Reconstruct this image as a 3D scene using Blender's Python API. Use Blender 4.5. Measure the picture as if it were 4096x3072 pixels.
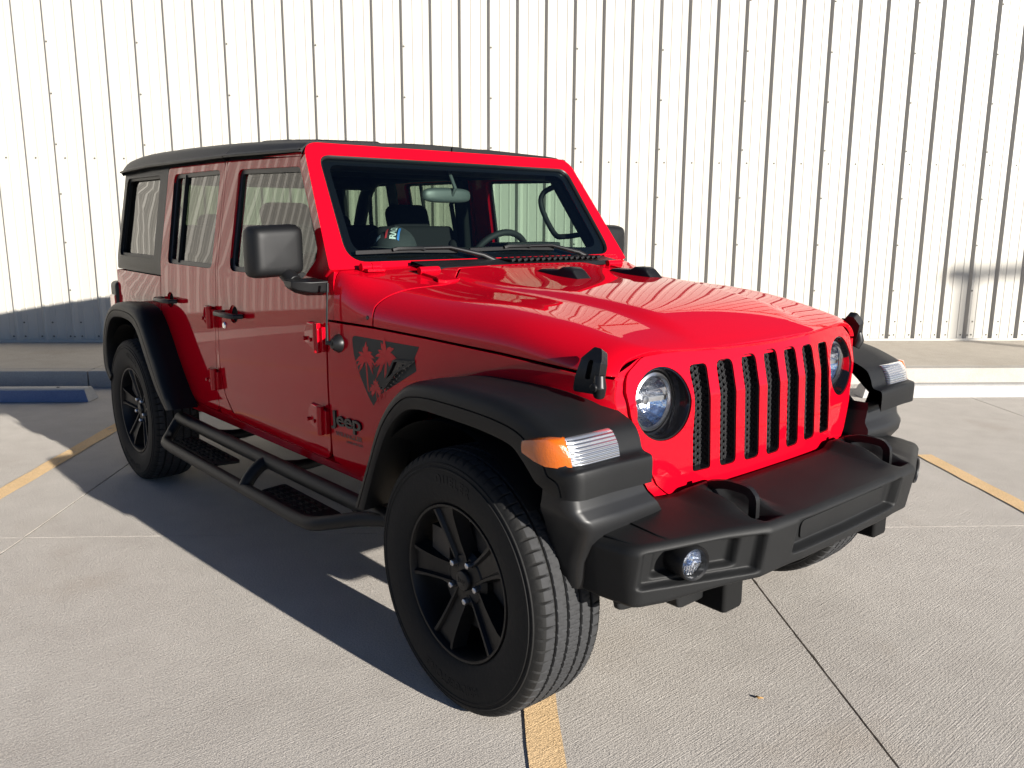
import bpy, bmesh, math, random
from math import sin, cos, pi, radians, sqrt
from mathutils import Vector, Matrix

for o in list(bpy.data.objects):
    bpy.data.objects.remove(o, do_unlink=True)
SC = bpy.context.scene
COL = SC.collection
random.seed(7)

# ------------------------------------------------------------------ camera, sky, sun, exposure
cam_d = bpy.data.cameras.new("camera")
cam = bpy.data.objects.new("camera", cam_d)
COL.objects.link(cam)
CR = Vector((0.65404277, 0.7564445, 0.0044469))
CD = Vector((0.149076, -0.12312747, -0.98112995))
CF = Vector((-0.74162282, 0.64236387, -0.19329835))
CP = Vector((1.86780485, -2.30133809, 1.4656193))
cam.matrix_world = Matrix(((CR.x, -CD.x, -CF.x, CP.x), (CR.y, -CD.y, -CF.y, CP.y), (CR.z, -CD.z, -CF.z, CP.z), (0, 0, 0, 1)))
cam_d.sensor_width = 36.0
cam_d.lens = 36.0 * 3332.576 / 4096.0
cam_d.clip_start = 0.05
cam_d.clip_end = 2000.0
SC.camera = cam

SUN_AZ = radians(4.7)
SUN_EL = radians(15.2)
world = bpy.data.worlds.new("World")
SC.world = world
world.use_nodes = True
wt = world.node_tree
wt.nodes.clear()
sky = wt.nodes.new("ShaderNodeTexSky")
sky.sky_type = 'NISHITA'
sky.sun_disc = False
sky.sun_elevation = SUN_EL
sky.sun_rotation = pi / 2 - SUN_AZ
sky.air_density = 0.5
sky.dust_density = 0.15
sky.ozone_density = 3.0
sky.altitude = 600
bg = wt.nodes.new("ShaderNodeBackground")
bg.inputs["Strength"].default_value = 0.05
wo = wt.nodes.new("ShaderNodeOutputWorld")
wt.links.new(sky.outputs[0], bg.inputs[0])
wt.links.new(bg.outputs[0], wo.inputs[0])

sun_d = bpy.data.lights.new("sun", 'SUN')
sun_d.energy = 5.0
sun_d.angle = radians(0.5)
sun_d.color = (1.0, 0.95, 0.875)
sun = bpy.data.objects.new("sun", sun_d)
COL.objects.link(sun)
SUNV = Vector((cos(SUN_EL) * cos(SUN_AZ), cos(SUN_EL) * sin(SUN_AZ), sin(SUN_EL)))
sun.rotation_euler = SUNV.to_track_quat('Z', 'Y').to_euler()
sun.location = SUNV * 30

SC.view_settings.view_transform = 'Standard'
SC.view_settings.look = 'None'
SC.view_settings.gamma = 1.0
SC.view_settings.exposure = 1.35
SC.view_settings.use_curve_mapping = False
SC.render.engine = 'CYCLES'
SC.cycles.max_bounces = 10
SC.cycles.transparent_max_bounces = 12

# ------------------------------------------------------------------ materials
MATS = {}


def mat(name, col, rough=0.5, metal=0.0, coat=0.0, coat_rough=0.03, spec=0.5, bump=None, var=None, ior=None):
    """bump=(scale, strength, dist); var=(scale, amount) tone variation"""
    m = bpy.data.materials.new(name)
    m.use_nodes = True
    nt = m.node_tree
    b = nt.nodes["Principled BSDF"]
    b.inputs["Base Color"].default_value = (*col, 1)
    b.inputs["Roughness"].default_value = rough
    b.inputs["Metallic"].default_value = metal
    b.inputs["Coat Weight"].default_value = coat
    b.inputs["Coat Roughness"].default_value = coat_rough
    b.inputs["Specular IOR Level"].default_value = spec
    tc = nt.nodes.new("ShaderNodeTexCoord")
    if bump:
        n = nt.nodes.new("ShaderNodeTexNoise")
        n.inputs["Scale"].default_value = bump[0]
        n.inputs["Detail"].default_value = 4
        nt.links.new(tc.outputs["Object"], n.inputs["Vector"])
        bp = nt.nodes.new("ShaderNodeBump")
        bp.inputs["Strength"].default_value = bump[1]
        bp.inputs["Distance"].default_value = bump[2]
        nt.links.new(n.outputs["Fac"], bp.inputs["Height"])
        nt.links.new(bp.outputs["Normal"], b.inputs["Normal"])
    if var:
        n2 = nt.nodes.new("ShaderNodeTexNoise")
        n2.inputs["Scale"].default_value = var[0]
        n2.inputs["Detail"].default_value = 5
        nt.links.new(tc.outputs["Object"], n2.inputs["Vector"])
        mr = nt.nodes.new("ShaderNodeMapRange")
        mr.inputs["From Min"].default_value = 0.3
        mr.inputs["From Max"].default_value = 0.7
        mr.inputs["To Min"].default_value = 1 - var[1]
        mr.inputs["To Max"].default_value = 1 + var[1]
        nt.links.new(n2.outputs["Fac"], mr.inputs["Value"])
        mx = nt.nodes.new("ShaderNodeMix")
        mx.data_type = 'RGBA'
        mx.blend_type = 'MULTIPLY'
        mx.inputs["Factor"].default_value = 1
        mx.inputs[6].default_value = (*col, 1)
        nt.links.new(mr.outputs["Result"], mx.inputs[7])
        nt.links.new(mx.outputs[2], b.inputs["Base Color"])
    MATS[name] = m
    return m


def glass(name, tint, refl_ior=1.5):
    m = bpy.data.materials.new(name)
    m.use_nodes = True
    nt = m.node_tree
    nt.nodes.clear()
    out = nt.nodes.new("ShaderNodeOutputMaterial")
    mix = nt.nodes.new("ShaderNodeMixShader")
    fr = nt.nodes.new("ShaderNodeFresnel")
    ge = nt.nodes.new("ShaderNodeNewGeometry")
    io = nt.nodes.new("ShaderNodeMapRange")      # a thin pane reflects alike from both sides
    io.inputs["To Min"].default_value = refl_ior
    io.inputs["To Max"].default_value = 1.0 / refl_ior
    nt.links.new(ge.outputs["Backfacing"], io.inputs["Value"])
    nt.links.new(io.outputs[0], fr.inputs["IOR"])
    tr = nt.nodes.new("ShaderNodeBsdfTransparent")
    tr.inputs["Color"].default_value = (*tint, 1)
    gl = nt.nodes.new("ShaderNodeBsdfGlossy")
    gl.inputs["Roughness"].default_value = 0.0
    # slight waviness of tempered glass
    tc = nt.nodes.new("ShaderNodeTexCoord")
    n = nt.nodes.new("ShaderNodeTexNoise")
    n.inputs["Scale"].default_value = 1.5
    n.inputs["Detail"].default_value = 0
    nt.links.new(tc.outputs["Object"], n.inputs["Vector"])
    bp = nt.nodes.new("ShaderNodeBump")
    bp.inputs["Strength"].default_value = 0.16
    bp.inputs["Distance"].default_value = 0.010
    nt.links.new(n.outputs["Fac"], bp.inputs["Height"])
    nt.links.new(bp.outputs["Normal"], gl.inputs["Normal"])
    nt.links.new(fr.outputs[0], mix.inputs[0])
    nt.links.new(tr.outputs[0], mix.inputs[1])
    nt.links.new(gl.outputs[0], mix.inputs[2])
    nt.links.new(mix.outputs[0], out.inputs["Surface"])
    MATS[name] = m
    return m


def paint_mat():
    m = mat("red_paint", (0.40, 0.0012, 0.0085), rough=0.5, coat=0.72, coat_rough=0.012, spec=0.0)
    nt = m.node_tree
    b = nt.nodes["Principled BSDF"]
    tc = nt.nodes.new("ShaderNodeTexCoord")
    n = nt.nodes.new("ShaderNodeTexNoise")
    n.inputs["Scale"].default_value = 1.9
    n.inputs["Detail"].default_value = 0.6
    nt.links.new(tc.outputs["Object"], n.inputs["Vector"])
    bp = nt.nodes.new("ShaderNodeBump")
    bp.inputs["Strength"].default_value = 0.12
    bp.inputs["Distance"].default_value = 0.009
    nt.links.new(n.outputs["Fac"], bp.inputs["Height"])
    nt.links.new(bp.outputs["Normal"], b.inputs["Coat Normal"])
    return m


RED = paint_mat()
PLASTIC = mat("textured_black_plastic", (0.0058, 0.0061, 0.0066), rough=0.5, spec=0.22, bump=(900, 0.25, 0.001), var=(6, 0.15))
BUMPERM = mat("bumper_plastic", (0.0068, 0.0071, 0.0075), rough=0.56, spec=0.22, bump=(700, 0.4, 0.0012), var=(5, 0.18))
SATIN = mat("satin_black", (0.0065, 0.0065, 0.0070), rough=0.40, spec=0.3)
ROOFM = mat("hardtop_black", (0.0055, 0.0058, 0.0062), rough=0.45, spec=0.22, bump=(1100, 0.3, 0.0008))
GLOSS = mat("gloss_black", (0.004, 0.004, 0.005), rough=0.06)
DARK = mat("underbody_black", (0.006, 0.006, 0.006), rough=0.9, spec=0.15)
INT = mat("interior_black", (0.007, 0.008, 0.009), rough=0.7, spec=0.25, bump=(500, 0.2, 0.001))
SEATM = mat("seat_fabric", (0.006, 0.006, 0.007), rough=0.9, spec=0.15, bump=(600, 0.3, 0.001))
RIMM = mat("rim_black", (0.0045, 0.0045, 0.005), rough=0.42, spec=0.25)
CHROME = mat("bright_chrome", (0.8, 0.8, 0.8), rough=0.08, metal=1.0)
STEEL = mat("steel", (0.45, 0.45, 0.46), rough=0.3, metal=1.0)
REFL = mat("lamp_reflector", (0.82, 0.84, 0.88), rough=0.12, metal=1.0, bump=(45, 0.5, 0.01))
REFL2 = mat("ribbed_clear_lens", (0.62, 0.63, 0.66), rough=0.22, metal=0.85, coat=1.0, coat_rough=0.02)
_nt = REFL2.node_tree
_tc = _nt.nodes.new("ShaderNodeTexCoord")
_wv = _nt.nodes.new("ShaderNodeTexWave")
_wv.bands_direction = 'Z'
_wv.inputs["Scale"].default_value = 38
_nt.links.new(_tc.outputs["Object"], _wv.inputs["Vector"])
_bp = _nt.nodes.new("ShaderNodeBump")
_bp.inputs["Strength"].default_value = 0.9
_bp.inputs["Distance"].default_value = 0.004
_nt.links.new(_wv.outputs["Fac"], _bp.inputs["Height"])
_nt.links.new(_bp.outputs["Normal"], _nt.nodes["Principled BSDF"].inputs["Normal"])
AMBER = mat("amber_lens", (0.42, 0.085, 0.003), rough=0.12, coat=1.0, bump=(260, 0.5, 0.002))
REDLENS = mat("red_lens", (0.5, 0.012, 0.012), rough=0.12, coat=1.0)
BADGE = mat("badge_black", (0.010, 0.010, 0.010), rough=0.4)
DECALM = mat("decal_black", (0.010, 0.011, 0.011), rough=0.5, spec=0.3)
WRTXT = mat("decal_grey", (0.10, 0.035, 0.035), rough=0.5)
BELTM = mat("belt_webbing", (0.015, 0.015, 0.015), rough=0.8)
GLASS_W = glass("windshield_glass", (0.70, 0.82, 0.76))
GLASS_F = glass("front_door_glass", (0.40, 0.50, 0.43))
GLASS_R = glass("rear_privacy_glass", (0.24, 0.285, 0.225))
LENS = glass("clear_lens", (0.96, 0.97, 0.98))
CAPM = mat("cap_cloth", (0.012, 0.014, 0.016), rough=0.85, bump=(700, 0.3, 0.001))
CAPW = mat("cap_white_print", (0.75, 0.80, 0.78), rough=0.6)
CAPR = mat("cap_red_print", (0.45, 0.03, 0.04), rough=0.6)
CAPB = mat("cap_blue_print", (0.03, 0.13, 0.38), rough=0.6)
LEAFM = mat("dry_leaf", (0.36, 0.20, 0.06), rough=0.8)
GALV = mat("galvanised_pole", (0.35, 0.36, 0.37), rough=0.5, metal=0.6)


def tyre_mat():
    m = mat("tyre_rubber", (0.008, 0.008, 0.008), rough=0.75, spec=0.25)
    nt = m.node_tree
    b = nt.nodes["Principled BSDF"]
    L = nt.links.new

    def M(op, a=None, bb=None, c=None):
        n = nt.nodes.new("ShaderNodeMath")
        n.operation = op
        for i, v in enumerate((a, bb, c)):
            if v is None:
                continue
            if isinstance(v, (int, float)):
                n.inputs[i].default_value = v
            else:
                L(v, n.inputs[i])
        return n.outputs[0]
    tc = nt.nodes.new("ShaderNodeTexCoord")
    sp = nt.nodes.new("ShaderNodeSeparateXYZ")
    L(tc.outputs["Object"], sp.inputs[0])
    X, Y, Z = sp.outputs
    ang = M('ARCTAN2', Z, X)
    rr = M('SQRT', M('ADD', M('MULTIPLY', X, X), M('MULTIPLY', Z, Z)))
    ay = M('ABSOLUTE', Y)
    n = nt.nodes.new("ShaderNodeTexNoise")
    n.inputs["Scale"].default_value = 70
    n.inputs["Detail"].default_value = 6
    L(tc.outputs["Object"], n.inputs["Vector"])
    h = M('MULTIPLY', n.outputs["Fac"], 0.3)
    bp = nt.nodes.new("ShaderNodeBump")
    bp.inputs["Strength"].default_value = 1.0
    bp.inputs["Distance"].default_value = 0.004
    L(h, bp.inputs["Height"])
    L(bp.outputs["Normal"], b.inputs["Normal"])
    # dusty worn tread, dark sipes
    worn = M('MULTIPLY', M('GREATER_THAN', rr, 0.3972), M('LESS_THAN', ay, 0.1))
    ramp = nt.nodes.new("ShaderNodeMix")
    ramp.data_type = 'RGBA'
    ramp.inputs[6].default_value = (0.0075, 0.0074, 0.0072, 1)
    ramp.inputs[7].default_value = (0.026, 0.0265, 0.028, 1)
    L(M('MULTIPLY', M('MULTIPLY', worn, 1.0), M('MULTIPLY_ADD', n.outputs["Fac"], 0.9, 0.45)), ramp.inputs[0])
    L(ramp.outputs[2], b.inputs["Base Color"])
    return m


TYREM = tyre_mat()


def wall_mat():
    m = mat("cream_steel_siding", (0.41, 0.392, 0.35), rough=0.42, spec=0.35)
    nt = m.node_tree
    b = nt.nodes["Principled BSDF"]
    tc = nt.nodes.new("ShaderNodeTexCoord")
    mp = nt.nodes.new("ShaderNodeMapping")
    mp.inputs["Scale"].default_value = (1.5, 1.5, 0.35)
    nt.links.new(tc.outputs["Object"], mp.inputs[0])
    n = nt.nodes.new("ShaderNodeTexNoise")
    n.inputs["Scale"].default_value = 2.0
    n.inputs["Detail"].default_value = 6
    nt.links.new(mp.outputs[0], n.inputs["Vector"])
    cr = nt.nodes.new("ShaderNodeValToRGB")
    cr.color_ramp.elements[0].position = 0.3
    cr.color_ramp.elements[0].color = (0.395, 0.376, 0.335, 1)
    cr.color_ramp.elements[1].position = 0.7
    cr.color_ramp.elements[1].color = (0.41, 0.392, 0.35, 1)
    nt.links.new(n.outputs["Fac"], cr.inputs[0])
    nt.links.new(cr.outputs[0], b.inputs["Base Color"])
    bp = nt.nodes.new("ShaderNodeBump")
    bp.inputs["Strength"].default_value = 0.15
    bp.inputs["Distance"].default_value = 0.01
    nt.links.new(n.outputs["Fac"], bp.inputs["Height"])
    nt.links.new(bp.outputs["Normal"], b.inputs["Normal"])
    return m


WALLM = wall_mat()
SCREW = mat("screw_zinc", (0.11, 0.105, 0.09), rough=0.5, metal=0.3)
TRIMM = mat("base_trim_cream", (0.38, 0.36, 0.32), rough=0.45)


def concrete(name, c0, c1, stain, grit=1.0, broom=0.0):
    m = bpy.data.materials.new(name)
    m.use_nodes = True
    nt = m.node_tree
    b = nt.nodes["Principled BSDF"]
    b.inputs["Roughness"].default_value = 0.88
    b.inputs["Specular IOR Level"].default_value = 0.3
    L = nt.links.new
    tc = nt.nodes.new("ShaderNodeTexCoord")

    def noise(scale, detail, vec=None, rough=0.55):
        n = nt.nodes.new("ShaderNodeTexNoise")
        n.inputs["Scale"].default_value = scale
        n.inputs["Detail"].default_value = detail
        n.inputs["Roughness"].default_value = rough
        L(vec if vec else tc.outputs["Object"], n.inputs["Vector"])
        return n.outputs["Fac"]

    def mapping(s):
        mp = nt.nodes.new("ShaderNodeMapping")
        mp.inputs["Rotation"].default_value = (0, 0, -radians(51.7))
        mp.inputs["Scale"].default_value = s
        L(tc.outputs["Object"], mp.inputs[0])
        return mp.outputs[0]
    big = noise(0.7, 5)
    mid = noise(6, 6)
    fine = noise(170, 3, rough=0.7)
    vor = noise(85, 4, rough=0.75)
    cr = nt.nodes.new("ShaderNodeValToRGB")
    cr.color_ramp.elements[0].position = 0.32
    cr.color_ramp.elements[0].color = (*c0, 1)
    cr.color_ramp.elements[1].position = 0.68
    cr.color_ramp.elements[1].color = (*c1, 1)
    ad = nt.nodes.new("ShaderNodeMath")
    ad.operation = 'MULTIPLY_ADD'
    ad.inputs[1].default_value = 0.55
    L(big, ad.inputs[0])
    sc = nt.nodes.new("ShaderNodeMath")
    sc.operation = 'MULTIPLY'
    sc.inputs[1].default_value = 0.45
    L(mid, sc.inputs[0])
    L(sc.outputs[0], ad.inputs[2])
    L(ad.outputs[0], cr.inputs[0])
    # speckle of sand grains
    spk = nt.nodes.new("ShaderNodeMapRange")
    spk.inputs["From Min"].default_value = 0.3
    spk.inputs["From Max"].default_value = 0.72
    spk.inputs["To Min"].default_value = 0.72
    spk.inputs["To Max"].default_value = 1.22
    L(fine, spk.inputs["Value"])
    mx = nt.nodes.new("ShaderNodeMix")
    mx.data_type = 'RGBA'
    mx.blend_type = 'MULTIPLY'
    mx.inputs["Factor"].default_value = 1
    L(cr.outputs[0], mx.inputs[6])
    L(spk.outputs[0], mx.inputs[7])
    # stains
    st = nt.nodes.new("ShaderNodeMapRange")
    st.inputs["From Min"].default_value = 0.58
    st.inputs["From Max"].default_value = 0.75
    st.inputs["To Max"].default_value = 0.5
    L(noise(1.6, 7), st.inputs["Value"])
    mx2 = nt.nodes.new("ShaderNodeMix")
    mx2.data_type = 'RGBA'
    mx2.inputs[7].default_value = (*stain, 1)
    L(st.outputs[0], mx2.inputs[0])
    L(mx.outputs[2], mx2.inputs[6])
    L(mx2.outputs[2], b.inputs["Base Color"])
    h = nt.nodes.new("ShaderNodeMath")
    h.operation = 'ADD'
    L(vor, h.inputs[0])
    f2 = nt.nodes.new("ShaderNodeMath")
    f2.operation = 'MULTIPLY'
    f2.inputs[1].default_value = 0.5
    L(fine, f2.inputs[0])
    L(f2.outputs[0], h.inputs[1])
    hh = h.outputs[0]
    if broom:
        br = noise(1.0, 3, mapping((260, 5, 1)))
        f3 = nt.nodes.new("ShaderNodeMath")
        f3.operation = 'MULTIPLY_ADD'
        f3.inputs[1].default_value = broom
        L(br, f3.inputs[0])
        L(hh, f3.inputs[2])
        hh = f3.outputs[0]
    bp = nt.nodes.new("ShaderNodeBump")
    bp.inputs["Strength"].default_value = 0.55 * grit
    bp.inputs["Distance"].default_value = 0.011
    L(hh, bp.inputs["Height"])
    L(bp.outputs["Normal"], b.inputs["Normal"])
    MATS[name] = m
    return m


LOTM = concrete("lot_concrete", (0.385, 0.352, 0.315), (0.48, 0.445, 0.40), (0.34, 0.29, 0.235), 1.0, 0.7)
WALKM = concrete("sidewalk_concrete", (0.37, 0.33, 0.275), (0.46, 0.415, 0.35), (0.30, 0.25, 0.19), 0.5, 0.3)
KERBM = concrete("kerb_concrete", (0.34, 0.315, 0.28), (0.42, 0.395, 0.355), (0.30, 0.26, 0.21), 0.4)
STOPM = concrete("stop_concrete", (0.37, 0.36, 0.34), (0.44, 0.43, 0.41), (0.32, 0.30, 0.275), 0.4)
BLUEM = concrete("stop_blue_paint", (0.13, 0.165, 0.27), (0.18, 0.22, 0.33), (0.22, 0.24, 0.29), 0.3)


def line_mat():
    m = concrete("yellow_line_paint", (0.60, 0.41, 0.21), (0.70, 0.49, 0.27), (0.50, 0.41, 0.30), 0.9, 0.7)
    nt = m.node_tree
    b = nt.nodes["Principled BSDF"]
    out = nt.nodes["Material Output"]
    tc = nt.nodes.new("ShaderNodeTexCoord")
    n = nt.nodes.new("ShaderNodeTexNoise")
    n.inputs["Scale"].default_value = 26
    n.inputs["Detail"].default_value = 8
    n.inputs["Roughness"].default_value = 0.75
    nt.links.new(tc.outputs["Object"], n.inputs["Vector"])
    n2 = nt.nodes.new("ShaderNodeTexNoise")
    n2.inputs["Scale"].default_value = 2.0
    nt.links.new(tc.outputs["Object"], n2.inputs["Vector"])
    ad = nt.nodes.new("ShaderNodeMath")
    ad.operation = 'MULTIPLY_ADD'
    ad.inputs[1].default_value = 0.35
    nt.links.new(n2.outputs["Fac"], ad.inputs[0])
    nt.links.new(n.outputs["Fac"], ad.inputs[2])
    g = nt.nodes.new("ShaderNodeMath")
    g.operation = 'GREATER_THAN'
    g.inputs[1].default_value = 0.80
    nt.links.new(ad.outputs[0], g.inputs[0])
    tr = nt.nodes.new("ShaderNodeBsdfTransparent")
    mix = nt.nodes.new("ShaderNodeMixShader")
    nt.links.new(g.outputs[0], mix.inputs[0])
    nt.links.new(b.outputs[0], mix.inputs[1])
    nt.links.new(tr.outputs[0], mix.inputs[2])
    nt.links.new(mix.outputs[0], out.inputs["Surface"])
    return m


LINEM = line_mat()

# ------------------------------------------------------------------ helpers


def thing(name, label, cat, loc=(0, 0, 0), group=None):
    o = bpy.data.objects.new(name, None)
    COL.objects.link(o)
    o.location = loc
    o["label"] = label
    o["category"] = cat
    if group:
        o["group"] = group
    return o


def tag(o, label, cat, group=None):
    o["label"] = label
    o["category"] = cat
    if group:
        o["group"] = group
    return o


def obj(name, bm, m, parent=None, solid=None, bevel=None, seg=2, recalc=True, sharp=38, flat=False, solid_off=-1, bang=40):
    if recalc:
        bmesh.ops.recalc_face_normals(bm, faces=bm.faces[:])
    me = bpy.data.meshes.new(name)
    bm.to_mesh(me)
    bm.free()
    mats = m if isinstance(m, (list, tuple)) else [m]
    for x in mats:
        me.materials.append(x)
    if not flat:
        me.polygons.foreach_set("use_smooth", [True] * len(me.polygons))
        if sharp:
            me.set_sharp_from_angle(angle=radians(sharp))
    o = bpy.data.objects.new(name, me)
    COL.objects.link(o)
    if parent:
        o.parent = parent
    if solid:
        md = o.modifiers.new("solid", 'SOLIDIFY')
        md.thickness = solid
        md.offset = solid_off
    if bevel:
        md = o.modifiers.new("bevel", 'BEVEL')
        md.width = bevel
        md.segments = seg
        md.limit_method = 'ANGLE'
        md.angle_limit = radians(bang)
        md.harden_normals = True
    return o


def struct(name, bm, m, **k):
    o = obj(name, bm, m, **k)
    o["kind"] = "structure"
    return o


def box(bm, c, s, rot=None, mi=0):
    """box centred c, full sizes s"""
    R = rot if rot else Matrix.Identity(3)
    vs = []
    for dz in (-.5, .5):
        for dy in (-.5, .5):
            for dx in (-.5, .5):
                vs.append(bm.verts.new(Vector(c) + R @ Vector((dx * s[0], dy * s[1], dz * s[2]))))
    for f in ((0, 1, 3, 2), (4, 6, 7, 5), (0, 4, 5, 1), (2, 3, 7, 6), (0, 2, 6, 4), (1, 5, 7, 3)):
        fc = bm.faces.new([vs[i] for i in f])
        fc.material_index = mi
    return vs


def frame_of(d):
    d = d.normalized()
    up = Vector((0, 0, 1)) if abs(d.z) < 0.95 else Vector((0, 1, 0))
    a = d.cross(up).normalized()
    b = a.cross(d).normalized()
    return a, b


def tube(bm, pts, r, n=12, caps=True, flat=None, mi=0):
    """swept tube through pts; r scalar or list; flat=(w,h) for a rectangular bar"""
    pts = [Vector(p) for p in pts]
    rings = []
    pa = None
    for i, p in enumerate(pts):
        if i == 0:
            d = pts[1] - pts[0]
        elif i == len(pts) - 1:
            d = pts[-1] - pts[-2]
        else:
            d = (pts[i + 1] - p).normalized() + (p - pts[i - 1]).normalized()
        d.normalize()
        if pa is None:
            a, b = frame_of(d)
        else:
            a = (pa - d * pa.dot(d)).normalized()
            b = a.cross(d).normalized()
        pa = a
        rr = r[i] if isinstance(r, (list, tuple)) else r
        ring = []
        if flat:
            for sa, sb in ((-1, -1), (1, -1), (1, 1), (-1, 1)):
                ring.append(bm.verts.new(p + a * sa * flat[0] / 2 + b * sb * flat[1] / 2))
        else:
            for k in range(n):
                t = 2 * pi * k / n
                ring.append(bm.verts.new(p + a * cos(t) * rr + b * sin(t) * rr))
        rings.append(ring)
    m = len(rings[0])
    for i in range(len(rings) - 1):
        for k in range(m):
            f = bm.faces.new((rings[i][k], rings[i][(k + 1) % m], rings[i + 1][(k + 1) % m], rings[i + 1][k]))
            f.material_index = mi
    if caps:
        bm.faces.new(rings[0][::-1]).material_index = mi
        bm.faces.new(rings[-1]).material_index = mi
    return rings


def smooth_path(pts, n=6):
    pts = [Vector(p) for p in pts]
    out = []
    for i in range(len(pts) - 1):
        p0 = pts[max(i - 1, 0)]
        p1, p2 = pts[i], pts[i + 1]
        p3 = pts[min(i + 2, len(pts) - 1)]
        for k in range(n):
            t = k / n
            out.append(0.5 * ((2 * p1) + (p2 - p0) * t + (2 * p0 - 5 * p1 + 4 * p2 - p3) * t * t + (-p0 + 3 * p1 - 3 * p2 + p3) * t ** 3))
    out.append(pts[-1])
    return out


def lathe(bm, prof, n=48, M=None, closed=False, mi=0):
    """prof: list of (r, a) around the local Y axis; M maps local to parent"""
    M = M if M else Matrix.Identity(4)
    rings = []
    for r, a in prof:
        if r < 1e-6:
            rings.append([bm.verts.new(M @ Vector((0, a, 0)))])
        else:
            rings.append([bm.verts.new(M @ Vector((r * cos(2 * pi * k / n), a, r * sin(2 * pi * k / n)))) for k in range(n)])
    L = len(rings)
    for i in range(L if closed else L - 1):
        A, B = rings[i], rings[(i + 1) % L]
        for k in range(n):
            if len(A) == 1 and len(B) == 1:
                continue
            if len(A) == 1:
                f = bm.faces.new((A[0], B[k], B[(k + 1) % n]))
            elif len(B) == 1:
                f = bm.faces.new((A[k], A[(k + 1) % n], B[0]))
            else:
                f = bm.faces.new((A[k], A[(k + 1) % n], B[(k + 1) % n], B[k]))
            f.material_index = mi
    return rings


def cyl(bm, p0, p1, r0, r1=None, n=20, mi=0):
    tube(bm, [p0, p1], [r0, r0 if r1 is None else r1], n, mi=mi)


def grid(bm, P, nu, nv, mi=0, wrap_u=False):
    V = [[bm.verts.new(P(i, j)) for j in range(nv)] for i in range(nu)]
    for i in range(nu if wrap_u else nu - 1):
        for j in range(nv - 1):
            i2 = (i + 1) % nu
            f = bm.faces.new((V[i][j], V[i2][j], V[i2][j + 1], V[i][j + 1]))
            f.material_index = mi
    return V


def rpoly(pts, seg=5):
    """polygon of (x, z, radius) with rounded corners -> list of (x, z)"""
    out = []
    n = len(pts)
    for i in range(n):
        p = pts[i]
        r = p[2] if len(p) > 2 else 0
        P = Vector(p[:2])
        if r <= 0:
            out.append((P.x, P.y))
            continue
        A = Vector(pts[i - 1][:2]) - P
        B = Vector(pts[(i + 1) % n][:2]) - P
        la, lb = A.length, B.length
        A.normalize()
        B.normalize()
        ca = max(-1, min(1, A.dot(B)))
        th = math.acos(ca)
        if th > pi - 0.02:
            out.append((P.x, P.y))
            continue
        d = min(r / math.tan(th / 2), la * 0.49, lb * 0.49)
        s, e = P + A * d, P + B * d
        for k in range(seg + 1):
            t = k / seg
            q = (1 - t) ** 2 * s + 2 * t * (1 - t) * P + t * t * e
            out.append((q.x, q.y))
    return out


def panel(outline, holes=(), F=None, zcuts=(), xcuts=()):
    """flat 2D outline with holes, cut along lines so it can bend, mapped by F(u, v)"""
    bm = bmesh.new()
    for poly in [outline] + list(holes):
        vs = [bm.verts.new((p[0], 0, p[1])) for p in poly]
        for i in range(len(vs)):
            bm.edges.new((vs[i], vs[(i + 1) % len(vs)]))
    bmesh.ops.triangle_fill(bm, use_beauty=True, use_dissolve=False, edges=bm.edges[:], normal=(0, -1, 0))
    for z in zcuts:
        bmesh.ops.bisect_plane(bm, geom=bm.verts[:] + bm.edges[:] + bm.faces[:], plane_co=(0, 0, z), plane_no=(0, 0, 1), dist=1e-5)
    for x in xcuts:
        bmesh.ops.bisect_plane(bm, geom=bm.verts[:] + bm.edges[:] + bm.faces[:], plane_co=(x, 0, 0), plane_no=(1, 0, 0), dist=1e-5)
    if F:
        for v in bm.verts:
            v.co = F(v.co.x, v.co.z)
    return bm


def orient(bm, dirv):
    """flip faces so that their mean normal points along dirv"""
    bm.normal_update()
    s = sum((f.normal.dot(dirv) * f.calc_area() for f in bm.faces), 0.0)
    if s < 0:
        bmesh.ops.reverse_faces(bm, faces=bm.faces[:])
    return bm


def lerp_tab(tab, x):
    if x <= tab[0][0]:
        return tab[0][1]
    for (a, va), (b, vb) in zip(tab, tab[1:]):
        if x <= b:
            return va + (vb - va) * (x - a) / (b - a)
    return tab[-1][1]


def spline_tab(tab, x):
    """smooth monotone-ish cubic through the table"""
    n = len(tab)
    if x <= tab[0][0]:
        return tab[0][1]
    if x >= tab[-1][0]:
        return tab[-1][1]
    for i in range(n - 1):
        if tab[i][0] <= x <= tab[i + 1][0]:
            break

    def sl(k):
        if k <= 0:
            return (tab[1][1] - tab[0][1]) / (tab[1][0] - tab[0][0])
        if k >= n - 1:
            return (tab[-1][1] - tab[-2][1]) / (tab[-1][0] - tab[-2][0])
        return (tab[k + 1][1] - tab[k - 1][1]) / (tab[k + 1][0] - tab[k - 1][0])
    h = tab[i + 1][0] - tab[i][0]
    t = (x - tab[i][0]) / h
    m0, m1 = sl(i) * h, sl(i + 1) * h
    return (2 * t ** 3 - 3 * t * t + 1) * tab[i][1] + (t ** 3 - 2 * t * t + t) * m0 + (-2 * t ** 3 + 3 * t * t) * tab[i + 1][1] + (t ** 3 - t * t) * m1


def sstep(a, b, x):
    t = max(0.0, min(1.0, (x - a) / (b - a)))
    return t * t * (3 - 2 * t)


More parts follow.
